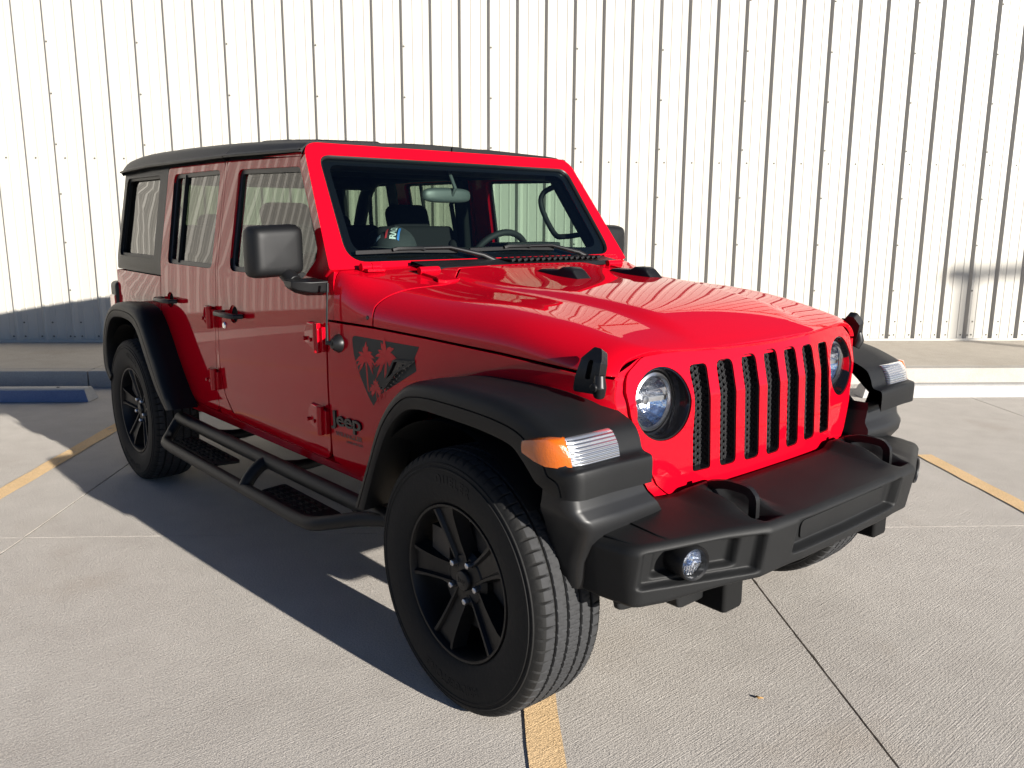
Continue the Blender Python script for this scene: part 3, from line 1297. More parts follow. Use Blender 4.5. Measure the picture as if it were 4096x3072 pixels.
# cowl cheeks between cowl and door
for s in (-1, 1):
    side_panel("cowl_cheek", [(-.914, 1.100), (-.868, 1.100), (-.868, 1.21), (-.872, 1.276), (-.908, 1.282)], [], s, cowl, thick=.03, bevel=.004)
# black cowl grille
bm = bmesh.new()
CT = lambda x, y: hood_pt(x, math.copysign(1 - (.5 + .5 * (1 - min(abs(y), .55) / .6)), y)).z


def ck(i, j):
    y = -.46 + 1.06 * j / 30
    x = [-.865, -.862, -.745, -.735][i]
    z0 = spline_tab(ZT, x) + .012
    return Vector((x, y, z0 + (0 if i in (0, 3) else .016)))


grid(bm, ck, 4, 31)
for j in range(16):
    y = -.02 + j * .034
    x0 = -.80
    box(bm, (x0, y, spline_tab(ZT, x0) + .034), (.085, .020, .012), Matrix.Rotation(radians(20), 3, 'X'))
obj("cowl_vent", bm, SATIN, cowl, bevel=.003)
for y in (-.655, .645):
    bm = bmesh.new()
    for k, (dy, r) in enumerate(((-.022, .0155), (.022, .0145))):
        cyl(bm, (-.838, y + dy - .021, 1.292), (-.838, y + dy + .021, 1.292), r, n=16)
    box(bm, (-.82, y, 1.281), (.05, .075, .012))
    obj("windshield_hinge", bm, RED, cowl, bevel=.003)
for y in (-.47, .56):
    bm = bmesh.new()
    z = hood_pt(-.70, math.copysign(.5 * abs(y) / .57, y)).z
    cyl(bm, (-.728, y - .045, z + .020), (-.728, y + .045, z + .020), .015, n=16)
    o = [(-.725, -.04), (-.725, .04), (-.64, .030), (-.60, .05), (-.585, .03), (-.585, -.03), (-.60, -.05), (-.64, -.030)]
    lo = [bm.verts.new((x, y + b, z - .012 + (-.10) * (x + .70))) for x, b in o]
    hi = [bm.verts.new((x, y + b, z + .012 + (-.17) * (x + .70))) for x, b in o]
    for k in range(len(o)):
        bm.faces.new((lo[k], lo[(k + 1) % len(o)], hi[(k + 1) % len(o)], hi[k]))
    bm.faces.new(hi)
    bm.faces.new(lo[::-1])
    obj("hood_hinge", bm, RED, hood, bevel=.003)
# black rubber windshield rests on the hood
for (x, y) in ((-.47, -.02), (-.43, .355)):
    bm = bmesh.new()
    q = (1 - (.5 + .5 * (1 - abs(y) / .55)))
    z = hood_pt(x, math.copysign(q, y)).z - .004
    pr = [(-.115, -.002), (-.100, .018), (-.02, .024), (.005, .027), (.030, .040), (.075, .042), (.092, .036), (.122, .002)]
    R = []
    for hw, kz in ((-.040, .0), (-.034, .85), (-.026, 1.0), (.026, 1.0), (.034, .85), (.040, .0)):
        R.append([bm.verts.new((x + a * (1 if abs(hw) > .03 else .96), y + hw, z - .07 * a + dz * kz)) for a, dz in pr])
    for a, b in zip(R, R[1:]):
        for k in range(len(pr) - 1):
            bm.faces.new((a[k], a[k + 1], b[k + 1], b[k]))
    obj("rubber_rest", bm, SATIN, hood, bevel=.005)
# rubber hood latches
for s in (-1, 1):
    bm = bmesh.new()

    def lp_(x, z, d):
        y = yb(min(x, .325), 1.05) - .04 * max(0, x - .325) + d
        return Vector((x, s * y, z))
    o = rpoly([(.292, 1.008, .01), (.375, 1.010, .01), (.383, 1.05), (.390, 1.100, .02), (.372, 1.132, .01), (.345, 1.134, .01), (.318, 1.105, .02), (.300, 1.05)], 3)
    ho = rpoly([(.334, 1.048, .004), (.352, 1.048, .004), (.364, 1.10, .006), (.346, 1.102, .006)], 2)
    b2 = panel(o, [ho], lambda x, z: lp_(x, z, .034 - max(0, z - 1.095) * .6))
    orient(b2, Vector((0, s, 0)))
    la = obj("hood_latch", b2, SATIN, car, solid=.028, bevel=.007, seg=3, recalc=False)
    bm = bmesh.new()
    tube(bm, [lp_(.372, 1.002, .018), lp_(.380, 1.03, .026), lp_(.376, 1.062, .022)], [.016, .019, .014], 12)
    cyl(bm, lp_(.375, 1.03, .018), lp_(.375, 1.03, .048), .012, n=14)
    box(bm, lp_(.336, 1.07, .012), (.05, .012, .075))
    obj("latch_base", bm, SATIN, la, bevel=.004)

# ------------------------------------------------------------------ windshield frame and glass
SL = Vector((-.282, 0, .403)).normalized()      # up along the glass
SN = Vector((.403, 0, .282)).normalized()       # out of the glass
SB = Vector((-.874, 0, 1.284))


def ws(y, t, d=0.0):
    return SB + SL * t + Vector((0, y, 0)) + SN * d


wo_ = rpoly([(-.806, .0, .012), (.806, .0, .012), (.722, .580, .075), (-.722, .580, .075)], 8)
wi_ = rpoly([(-.722, .026, .085), (.722, .026, .085), (.676, .522, .060), (-.676, .522, .060)], 8)
bm = panel(wo_, [wi_], lambda y, t: ws(y, t, .004 - .035 * max(0, abs(y) - .62) ** 1.2))
orient(bm, SN)
wf = obj("windshield_frame", bm, RED, car, solid=.052, bevel=.017, seg=4, recalc=False, sharp=30)
wg = inset(wi_, -.004)
bm = panel(wg, (), lambda y, t: ws(y, t, -.010 + .012 * (1 - (y / .72) ** 2)), (), [k * .1 for k in range(-7, 8)])
orient(bm, SN)
gl = obj("windshield", bm, GLASS_W, wf, recalc=False, sharp=0)
fi = rpoly([(-.668, .080, .06), (.668, .080, .06), (.636, .490, .05), (-.636, .490, .05)], 6)
bm = panel(wg, [fi], lambda y, t: ws(y, t, -.016))
orient(bm, SN)
obj("glass_border", bm, GLOSS, wf, recalc=False, sharp=0)
bm = bmesh.new()
n = len(wi_)
R = [[bm.verts.new(ws(p[0], p[1], d)) for p in pl] for pl, d in ((wi_, .001), (inset(wi_, .007), -.002), (inset(wi_, .009), -.012))]
for a, b in zip(R, R[1:]):
    for k in range(n):
        bm.faces.new((a[k], a[(k + 1) % n], b[(k + 1) % n], b[k]))
obj("glass_seal", bm, SATIN, wf, sharp=0)
# wipers
for (py, b0, b1, hold) in ((-.024, -.680, -.200, -.47), (.535, -.135, .345, .095)):
    bm = bmesh.new()
    piv = Vector((-.842, py, 1.268))
    cyl(bm, piv + Vector((0, 0, -.03)), piv + Vector((.004, 0, .022)), .020, .016, 14)
    P0w = piv + Vector((0, 0, .018))
    P1w = ws(hold + .22, .066, .030)
    P2w = ws(hold, .070, .022)
    tube(bm, [P0w + Vector((.004, .02, -.002)), P0w, P0w + (P1w - P0w) * .35 + Vector((0, 0, .012)), P1w, P2w], [.015, .014, .0105, .007, .006], 8)
    obj("wiper_arm", bm, SATIN, wf, sharp=50)
    bm = bmesh.new()
    tube(bm, [ws(b0, .066, .007), ws((b0 + b1) / 2, .068, .010), ws(b1, .062, .007)], .1, flat=(.010, .016))
    tube(bm, [ws(hold - .05, .068, .017), ws(hold - .03, .070, .024), ws(hold + .08, .070, .024), ws(hold + .10, .068, .017)], .1, flat=(.020, .012))
    obj("wiper_blade", bm, PLASTIC, wf, bevel=.002)
# rear view mirror
bm = bmesh.new()
mc = Vector((-1.222, -.018, 1.572))


def rv(i, j):
    t = 2 * pi * i / 24
    p = -pi / 2 + pi * j / 10
    sg = lambda q, e: math.copysign(abs(q) ** e, q)
    return mc + Vector((.022 * sin(p), .132 * sg(cos(p), .5) * sg(cos(t), .6), .033 * sg(cos(p), .5) * sg(sin(t), .55)))


grid(bm, rv, 24, 11, wrap_u=True)
bmesh.ops.remove_doubles(bm, verts=bm.verts[:], dist=1e-5)
tube(bm, [mc + Vector((.015, .018, .0)), mc + Vector((.035, .022, .03)), mc + Vector((-.02, .024, .115))], .009, 10)
obj("rear_view_mirror", bm, mat("mirror_shell", (.035, .042, .042), rough=.5), wf)

# ------------------------------------------------------------------ hardtop
ZR = [(-3.50, 1.788), (-3.48, 1.801), (-3.40, 1.813), (-3.25, 1.823), (-2.9, 1.825), (-2.4, 1.819), (-1.9, 1.806), (-1.45, 1.785), (-1.205, 1.766)]


def roof_pt(x, q):
    s = -1 if q < 0 else 1
    t = 1 - abs(q)
    zt = spline_tab(ZR, x)
    lip = lerp_tab([(-3.6, 1.722), (-3.0, 1.738), (-1.9, 1.736), (-1.2, 1.722)], x)
    wb = lerp_tab([(-3.6, .725), (-3.4, .742), (-1.9, .745), (-1.2, .738)], x)
    tab = [(0, (wb, lip)), (.04, (wb + .002, lip + .010)), (.08, (wb - .010, lip + .014)), (.13, (wb - .018, lip + .018)), (.30, (.668, zt - .010)), (.36, (.645, zt - .001)), (.42, (.600, zt + .003)), (.7, (.30, zt + .012)), (1, (0, zt + .015))]
    for (a, pa), (b, pb_) in zip(tab, tab[1:]):
        if t <= b:
            f = (t - a) / (b - a)
            y, z = pa[0] + (pb_[0] - pa[0]) * f, pa[1] + (pb_[1] - pa[1]) * f
            break
    if .13 < t < .30:
        f = (t - .13) / .17
        z += .012 * sin(pi * f)
    return Vector((x, s * y, z))


def roof_piece(name, xs, q0, q1, nq, label=None):
    bm = bmesh.new()
    grid(bm, lambda i, j: roof_pt(xs[i], q0 + (q1 - q0) * j / nq), len(xs), nq + 1)
    orient(bm, Vector((0, 0, 1)))
    return obj(name, bm, ROOFM, car, solid=.03, bevel=.006, seg=2, recalc=False, sharp=25)


rt = roof_piece("hardtop", [-3.50, -3.493, -3.48, -3.44, -3.35, -3.2, -3.0, -2.7, -2.4, -2.15, -1.936], -1, 1, 120)
for q0, q1 in ((-1, -.004), (.004, 1)):
    fp = roof_piece("roof_panel", [-1.928, -1.8, -1.65, -1.5, -1.35, -1.26, -1.204], q0, q1, 64)
for yc_ in (-.44, -.0, .44):
    bm = bmesh.new()
    R = []
    for (k, dz) in ((1, -.004), (.9, .006)):
        R.append([bm.verts.new((x, y, roof_pt(x, math.copysign(1 - (.42 + .58 * (1 - abs(y) / .6)), y) if abs(y) > 1e-6 else 0).z + dz)) for x, y in
                  [(-1.58 + a * k * .27, yc_ + b * k * .17) for a, b in ((-1, -1), (0, -1), (1, -.9), (1, 0), (1, .9), (0, 1), (-1, 1))]])
    for k in range(7):
        bm.faces.new((R[0][k], R[0][(k + 1) % 7], R[1][(k + 1) % 7], R[1][k]))
    bm.faces.new(R[1])
    obj("roof_rib", bm, ROOFM, rt, bevel=.008)
# rear of the car: tailgate, rear glass, spare wheel is added with the wheels
bm = panel([(-.78, .60), (.78, .60), (.79, 1.165), (-.79, 1.165)], (), lambda y, z: Vector((-3.535, y, z)))
orient(bm, Vector((-1, 0, 0)))
tg = obj("tailgate", bm, RED, car, solid=.05, bevel=.01, recalc=False)
bw = rpoly([(-.60, 1.27, .05), (.60, 1.27, .05), (.56, 1.67, .05), (-.56, 1.67, .05)])
bm = panel([(-.785, 1.172), (.785, 1.172), (.70, 1.725), (-.70, 1.725)], [bw], lambda y, z: Vector((-3.515 + .07 * (z - 1.17), y, z)))
orient(bm, Vector((-1, 0, 0)))
bk = obj("hardtop_back", bm, ROOFM, car, solid=.03, bevel=.006, recalc=False)
bm = panel(inset(bw, -.02), (), lambda y, z: Vector((-3.500 + .07 * (z - 1.17), y, z)))
obj("rear_window", bm, GLASS_R, bk, sharp=0)
bm = bmesh.new()
box(bm, (-3.68, 0, .66), (.20, 1.50, .22))
obj("rear_bumper", bm, BUMPERM, car, bevel=.03, seg=3)

# ------------------------------------------------------------------ grille, headlights
go = rpoly([(-.405, 1.1035), (.405, 1.1035), (.548, 1.097, .05), (.610, 1.055, .05), (.620, 1.010, .03), (.612, .945, .05), (.588, .872, .05), (.552, .796, .05), (.520, .735, .03), (.475, .697, .05), (.0, .690), (-.475, .697, .05), (-.520, .735, .03), (-.552, .796, .05), (-.588, .872, .05), (-.612, .945, .05), (-.620, 1.010, .03), (-.610, 1.055, .05), (-.548, 1.097, .05)], 4)
holes = []
slots = []
for i in range(7):
    yc_ = (i - 3) * .1155
    zt0 = 1.073 - .012 * abs(i - 3) / 3
    w0 = .0375
    zb0 = .742 + .008 * (abs(i - 3) / 3)
    if abs(i - 3) == 3:
        # outer slots are waisted round the headlamps
        sg = 1 if i > 3 else -1
        wo_o = .030
        pts = [(-w0, zb0, .012), (w0, zb0, .012), (w0, .86), (wo_o, .93), (wo_o, .99), (w0, zt0, .018), (-w0, zt0, .018), (-w0, .98), (-w0, .9)] if sg > 0 else [(-w0, zb0, .012), (w0, zb0, .012), (w0, .9), (w0, .98), (w0, zt0, .018), (-w0, zt0, .018), (-wo_o, .99), (-wo_o, .93), (-w0, .86)]
        pts = [(yc_ + (p[0]), *p[1:]) for p in pts]
    else:
        pts = [(yc_ - w0, zb0, .020), (yc_ + w0, zb0, .020), (yc_ + w0, .965), (yc_ + w0, zt0, .026), (yc_ - w0, zt0, .026), (yc_ - w0, .965)]
    sl = rpoly(pts, 4)
    slots.append(sl)
    holes.append(sl)
HLY, HLZ, HLR = .492, .962, .104
for s in (-1, 1):
    holes.append([(s * HLY + HLR * cos(2 * pi * k / 40), HLZ + HLR * 1.0 * sin(2 * pi * k / 40)) for k in range(40)])
gz = [.72, .76, .82, .88, .92, .945, .958, .972, .985, 1.01, 1.04, 1.065, 1.085]
gx = [k * .06 + .007 for k in range(-10, 11)]


def gmap(y, z):
    x = XG(y, z)
    # soften the kink and roll the rim back
    return Vector((x, y, z))


bm = panel(go, holes, gmap, gz, gx)
orient(bm, Vector((1, 0, 0)))
gr = obj("grille", bm, RED, car, solid=.028, bevel=.006, seg=3, recalc=False, sharp=24, bang=50)
# shell behind the face: the returning sides
so = rpoly([(-.42, 1.098), (.42, 1.098), (.555, 1.094, .05), (.636, 1.052, .05), (.652, 1.0, .03), (.648, .95, .05), (.624, .877, .05), (.584, .79, .05), (.548, .725, .03), (.49, .668, .04), (-.49, .668, .04), (-.548, .725, .03), (-.584, .79, .05), (-.624, .877, .05), (-.648, .95, .05), (-.652, 1.0, .03), (-.636, 1.052, .05), (-.555, 1.094, .05)], 4)
si = rpoly([(-.59, 1.06, .05), (.59, 1.06, .05), (.58, .88, .1), (.48, .71, .05), (-.48, .71, .05), (-.58, .88, .1)], 4)
bm = panel(so, [si], lambda y, z: Vector((XG(y, z) - .007 - .25 * max(0, abs(y) - .60), y, z)), gz, gx)
orient(bm, Vector((1, 0, 0)))
obj("grille_shell", bm, RED, gr, solid=.17, bevel=.012, seg=3, recalc=False, sharp=30, bang=50)
bm = bmesh.new()
box(bm, (.30, 0, .88), (.03, 1.12, .40))
obj("grille_back", bm, DARK, gr, flat=True)
HONEY = mat("honeycomb_black", (.012, .012, .013), rough=.5, spec=.3)
# inserts: gloss surround and honeycomb in every slot
for i, sl in enumerate(slots):
    bm = bmesh.new()
    n = len(sl)
    ins = inset(sl, .0035)
    ins2 = inset(sl, .010)
    R = [[bm.verts.new(gmap(*p) + Vector((d, 0, 0))) for p in pl] for pl, d in ((inset(sl, .0008), -.004), (ins, -.0035), (ins, -.010), (ins2, -.052))]
    for a, b in zip(R, R[1:]):
        for k in range(n):
            bm.faces.new((a[k], a[(k + 1) % n], b[(k + 1) % n], b[k]))
    gi = obj("slot_surround", bm, GLOSS, gr, sharp=40)
    bm = bmesh.new()
    yc_ = (i - 3) * .1155
    r = .0112
    dz = r * sqrt(3)
    for a in range(-2, 3):
        for b in range(0, 22):
            y = yc_ + a * 1.5 * r
            z = .742 + b * dz + (dz / 2 if a % 2 else 0)
            if abs(y - yc_) > .036 or z > 1.075:
                continue
            for k in range(3):
                t0, t1 = pi / 3 * k, pi / 3 * (k + 1)
                q0 = Vector((0, r * cos(t0), r * sin(t0)))
                q1 = Vector((0, r * cos(t1), r * sin(t1)))
                c0 = Vector((XG(y, z) - .030, y, z))
                tube(bm, [c0 + q0, c0 + q1], .1, flat=(.0026, .010), caps=False)
    obj("honeycomb", bm, HONEY, gr, flat=True)
# headlamps
for s in (-1, 1):
    yc_ = s * HLY
    xc = XG(HLY, HLZ)
    ax = Vector((1, s * .0, .0)).normalized()
    bm = bmesh.new()
    n = 40
    R = []
    for rr, d in ((HLR - .0005, -.004), (HLR - .005, -.004), (HLR - .009, -.014), (HLR - .017, -.050), (HLR - .019, -.054), (HLR - .030, -.085)):
        row = []
        for k in range(n):
            t = 2 * pi * k / n
            y, z = yc_ + rr * cos(t), HLZ + rr * sin(t)
            f = max(0, min(1, (-d - .004) / .054))
            x = XG(y, z) * (1 - f) + (xc) * f + d
            row.append(bm.verts.new((x, y, z)))
        R.append(row)
    for a, b in zip(R, R[1:]):
        for k in range(n):
            bm.faces.new((a[k], a[(k + 1) % n], b[(k + 1) % n], b[k]))
    hb = obj("headlight", bm, GLOSS, car, sharp=40)
    MX = Matrix.Translation((xc - .054, yc_, HLZ)) @ Matrix.Rotation(-pi / 2, 4, 'Z')
    bm = bmesh.new()
    rl = HLR - .0205
    lathe(bm, [(0, .042), (rl * .35, .040), (rl * .6, .034), (rl * .8, .025), (rl * .92, .016), (rl, .005), (rl, -.004)], 40, MX)
    obj("lens", bm, LENS, hb, sharp=0)
    bm = bmesh.new()
    lathe(bm, [(rl + .001, -.004), (rl + .001, .010), (rl - .007, .013), (rl - .010, .004)], 40, MX)
    obj("lens_ring", bm, STEEL, hb, sharp=35)
    bm = bmesh.new()
    pr = []
    for k in range(12):
        f = k / 11
        rr = rl * (1 - f * .86)
        pr.append((rr, -.004 - .055 * (1 - (rr / rl) ** 2)))
    lathe(bm, pr, 16, MX)
    rf = obj("reflector", bm, REFL, hb, flat=True)
    bm = bmesh.new()
    lathe(bm, [(0, -.012), (.012, -.014), (.016, -.020), (.016, -.055)], 20, MX)
    for a in (0, 1):
        t = a * pi
        tube(bm, [MX @ Vector((.014 * cos(t), -.02, .014 * sin(t))), MX @ Vector((rl * cos(t), -.008, rl * sin(t)))], .1, flat=(.004, .014))
    obj("bulb_shield", bm, STEEL, hb, sharp=40)

# ------------------------------------------------------------------ fender flares
def flare(name, O, L, yin, s, front):
    bm = bmesh.new()
    n = len(O)
    rows = []
    cen = Vector((sum(p[0] for p in L) / n, .42))
    for k in range(n):
        o = Vector(O[k])
        l = Vector(L[k])
        d = (l - o)
        nrm = (o - cen).normalized()
        yi = yin(o.x)
        ow = .938 if not isinstance(front, dict) else front['w'](k / (n - 1))
        P = [(o + nrm * -.002 - Vector((0, .004)), yi), (o + nrm * .001, yi + (ow - yi) * .55), (o, ow - .038), (o + d * .05, ow - .018), (o + d * .16, ow - .006), (o + d * .30, ow - .0005), (o + d * .485, ow), (o + d * .50, ow - .005), (o + d * .53, ow - .005), (o + d * .55, ow - .001), (o + d * .85, ow - .001), (o + d * .97, ow - .005), (o + d * 1.0, ow - .014), (o + d * 1.0 - (l - cen).normalized() * -.004, ow - .06), (l + nrm * .02, ow - .15)]
        rows.append([bm.verts.new((p.x, s * y, p.y)) for p, y in P])
    for a, b in zip(rows, rows[1:]):
        for k in range(len(a) - 1):
            bm.faces.new((a[k], a[k + 1], b[k + 1], b[k]))
    # close the two ends
    for r in (rows[0], rows[-1]):
        try:
            bm.faces.new(r)
        except ValueError:
            pass
    return obj(name, bm, PLASTIC, car, sharp=34)


def resample(pts, n):
    P = smooth_path([Vector((a, 0, b)) for a, b in pts], 8)
    acc = [0]
    for a, b in zip(P, P[1:]):
        acc.append(acc[-1] + (b - a).length)
    out = []
    for k in range(n):
        t = acc[-1] * k / (n - 1)
        for i in range(len(acc) - 1):
            if acc[i + 1] >= t - 1e-9:
                f = (t - acc[i]) / max(1e-9, acc[i + 1] - acc[i])
                p = P[i].lerp(P[i + 1], f)
                break
        out.append((p.x, p.z))
    return out


FO = [(-.535, .505), (-.492, .59), (-.44, .69), (-.385, .805), (-.335, .875), (-.275, .935), (-.20, .980), (-.10, 1.001), (.02, 1.007), (.14, 1.006), (.24, 1.001), (.33, .986), (.405, .960), (.450, .938), (.470, .908), (.482, .876), (.510, .868), (.517, .856), (.518, .825), (.517, .793)]
FL = [(-.470, .505), (-.430, .59), (-.385, .685), (-.335, .775), (-.295, .828), (-.245, .872), (-.185, .902), (-.10, .911), (.02, .909), (.14, .905), (.235, .896), (.290, .884), (.325, .858), (.345, .840), (.362, .824), (.376, .812), (.390, .804), (.400, .798), (.410, .794), (.418, .790)]
nF = 46
# resample both with the same parameter so that the section stays square to the arch
def resample2(A, B, n):
    m = len(A)
    PA = smooth_path([Vector((a, 0, b)) for a, b in A], 4)
    PB = smooth_path([Vector((a, 0, b)) for a, b in B], 4)
    return [(p.x, p.z) for p in PA], [(p.x, p.z) for p in PB]


RO = [(-3.34, .515), (-3.43, .575), (-3.450, .64), (-3.435, .72), (-3.385, .83), (-3.30, .925), (-3.19, .985), (-3.05, 1.010), (-2.92, 1.012), (-2.82, 1.006), (-2.74, .988), (-2.665, .945), (-2.59, .865), (-2.51, .76), (-2.43, .655), (-2.36, .575), (-2.315, .525)]
RL = [(-3.30, .56), (-3.34, .60), (-3.350, .65), (-3.345, .72), (-3.315, .80), (-3.255, .87), (-3.17, .912), (-3.05, .925), (-2.94, .924), (-2.86, .915), (-2.80, .893), (-2.745, .852), (-2.685, .775), (-2.605, .68), (-2.525, .595), (-2.455, .545), (-2.40, .510)]
for s in (-1, 1):
    A, B = resample2(FO, FL, 4)
    fl = flare("fender_flare", A, B, lambda x: max(.640, yb(x, .95) - .012), s, {'w': lambda t: .938 - .012 * sstep(.75, 1, t)})
    # turn signal wrapped round the front corner
    def lamp_strip(name, plan_, z0, z1, m, tip=None):
        bm = bmesh.new()
        ros = []
        zs_ = [(z0 - .001, -.016), (z0, -.002), (z0 + .003, .006)] + [(z0 + .003 + (z1 - z0 - .006) * k / 6, .006 + .003 * sin(pi * k / 6)) for k in range(1, 6)] + [(z1 - .003, .006), (z1, -.002), (z1 + .001, -.016)]
        npl = len(plan_)
        for zz, dd in zs_:
            row = []
            lean = -.32 * (zz - .876) if zz < .908 else -.0102 - .62 * (zz - .908)
            for k, (x, y) in enumerate(plan_):
                fr = 1 if y < .9 else max(0, 1 - (y - .9) / .035)
                zq = zz
                if tip and k >= npl - 2:
                    f = .45 if k == npl - 1 else .8
                    zq = .905 + (zz - .905) * f
                nx, ny = (1, 0) if y < .89 else ((.7, .7) if y < .925 else (.15, 1))
                row.append(bm.verts.new((x + lean * fr + dd * nx, s * (y + dd * ny), zq)))
            ros.append(row)
        for a_, b_ in zip(ros, ros[1:]):
            for k in range(npl - 1):
                bm.faces.new((a_[k], a_[k + 1], b_[k + 1], b_[k]))
        for k in (0, -1):
            try:
                bm.faces.new([r[k] for r in ros])
            except ValueError:
                pass
        return obj(name, bm, m, fl, sharp=45)
    lamp_strip("turn_signal", [(.482, .742), (.488, .746), (.488, .80), (.488, .86), (.486, .886), (.479, .902)], .871, .938, REFL2)
    lamp_strip("amber_marker", [(.4788, .9024), (.474, .910), (.458, .927), (.428, .941), (.392, .946), (.348, .946)], .866, .940, AMBER, tip=True)
    A, B = resample2(RO, RL, 4)
    flare("fender_flare", A, B, lambda x: yb(x, .95) - .012, s, {'w': lambda t: .938})
    # wheel wells
    for xc_ in (0, -3.008):
        bm = bmesh.new()
        R = []
        for y in (.36, .905):
            row = []
            for k in range(25):
                t = pi * (.22 + (.71 if xc_ == 0 else .65) * k / 24)
                row.append(bm.verts.new((xc_ - .04 * (xc_ == 0) + .47 * cos(t), s * y, .41 + .475 * sin(t))))
            R.append(row)
        for k in range(24):
            bm.faces.new((R[0][k], R[0][k + 1], R[1][k + 1], R[1][k]))
        bm.faces.new(R[0])
        obj("wheel_well", bm, DARK, car, sharp=60)

# ------------------------------------------------------------------ front bumper
EXTM = mat('smooth_black_filler', (.0085, .0088, .0095), rough=.42, spec=.3, var=(5, .12))
BX = rpoly([(-.2, .768), (0, .768), (.25, .764), (.425, .748, .05), (.795, .600, .07), (.812, .47, .05), (.812, .36)], 6)
BX = [p for p in BX if p[0] >= 0]
plan = [Vector((x, y, 0)) for y, x in BX]
# even out the spacing
_d = []
for a, b in zip(plan, plan[1:]):
    k = max(1, int((b - a).length / .012))
    _d += [a.lerp(b, i / k) for i in range(k)]
plan = _d + [plan[-1]]
acc = [0]
for a, b in zip(plan, plan[1:]):
    acc.append(acc[-1] + (b - a).length)


def plan_at(t):
    t *= acc[-1]
    for i in range(len(acc) - 1):
        if acc[i + 1] >= t - 1e-9:
            f = (t - acc[i]) / max(1e-9, acc[i + 1] - acc[i])
            return plan[i].lerp(plan[i + 1], f), (plan[i + 1] - plan[i]).normalized()
    return plan[-1], (plan[-1] - plan[-2]).normalized()


SEC = []
for k in range(9):
    SEC.append((-.27 + .246 * k / 8, .0))        # top, (inward offset, dz)
for k in range(1, 7):
    t = k / 6 * pi / 2
    SEC.append((-.024 + .024 * sin(t), -.022 * (1 - cos(t))))
for k in range(1, 41):
    SEC.append((-.020 * k / 40, -.022 - .121 * k / 40))
for k in range(1, 6):
    t = k / 5 * pi / 2
    SEC.append((-.020 - .022 * (1 - cos(t)), -.143 - .016 * sin(t)))
SEC += [(-.10, -.160), (-.17, -.160)]


def rect_mask(y, z, y0, y1, z0, z1, fy, fz):
    return sstep(y0 - fy, y0 + fy, y) * sstep(y1 + fy, y1 - fy, y) * sstep(z0 - fz, z0 + fz, z) * sstep(z1 + fz, z1 - fz, z)


NB = 341


def bump_pt(i, j):
    u = -1 + 2 * i / (NB - 1)
    s = -1 if u < 0 else 1
    p, d = plan_at(abs(u))
    nrm = Vector((d.y, -d.x, 0)) if d.y > 0 or d.x < 0 else Vector((1, 0, 0))
    # outward normal of the plan curve
    nrm = Vector((d.y, -d.x, 0)).normalized()
    if nrm.x < 0 and abs(p.y) < .7:
        nrm = -nrm
    off, dz = SEC[j]
    ztop = lerp_tab([(0, .688), (.3, .686), (.55, .680), (.80, .664)], p.y)
    hs = lerp_tab([(0, .98), (.33, .98), (.48, 1.02), (.70, 1.12), (.806, 1.10)], p.y)
    if off < -.05 and dz > -.05:
        # top skin runs straight back, not along the normal
        q = Vector((p.x + max(off, -.27) * min(1, (p.x - .36) / .30), p.y - .0 * off, 0))
        if p.y > .7:
            q.y = p.y + off * .25
    else:
        q = p + nrm * off
    z = ztop + dz * hs
    ay = abs(q.y)
    on_face = dz <= -.0215
    if on_face:
        zz = z
        dep = .034 * rect_mask(ay, zz, -.5, .300, .572, .664, .008, .007)
        dep += .028 * rect_mask(ay, zz, .440, .768, .548, .655, .010, .006)
        dep += .028 * rect_mask(ay, zz, .500, .725, .566, .642, .010, .006)
        q = q - nrm * dep
    elif dz > -.01:
        # raised pads round the tow hooks and the pockets in them
        b = sstep(.100, .050, abs(ay - .388)) * sstep(.70, .60, q.x)
        z += .030 * b * sstep(.44, .52, q.x)
        z -= .040 * rect_mask(ay, q.x, .352, .424, .545, .702, .010, .012)
        z += .022 * (-off / .27)
    return Vector((q.x, s * q.y, z))


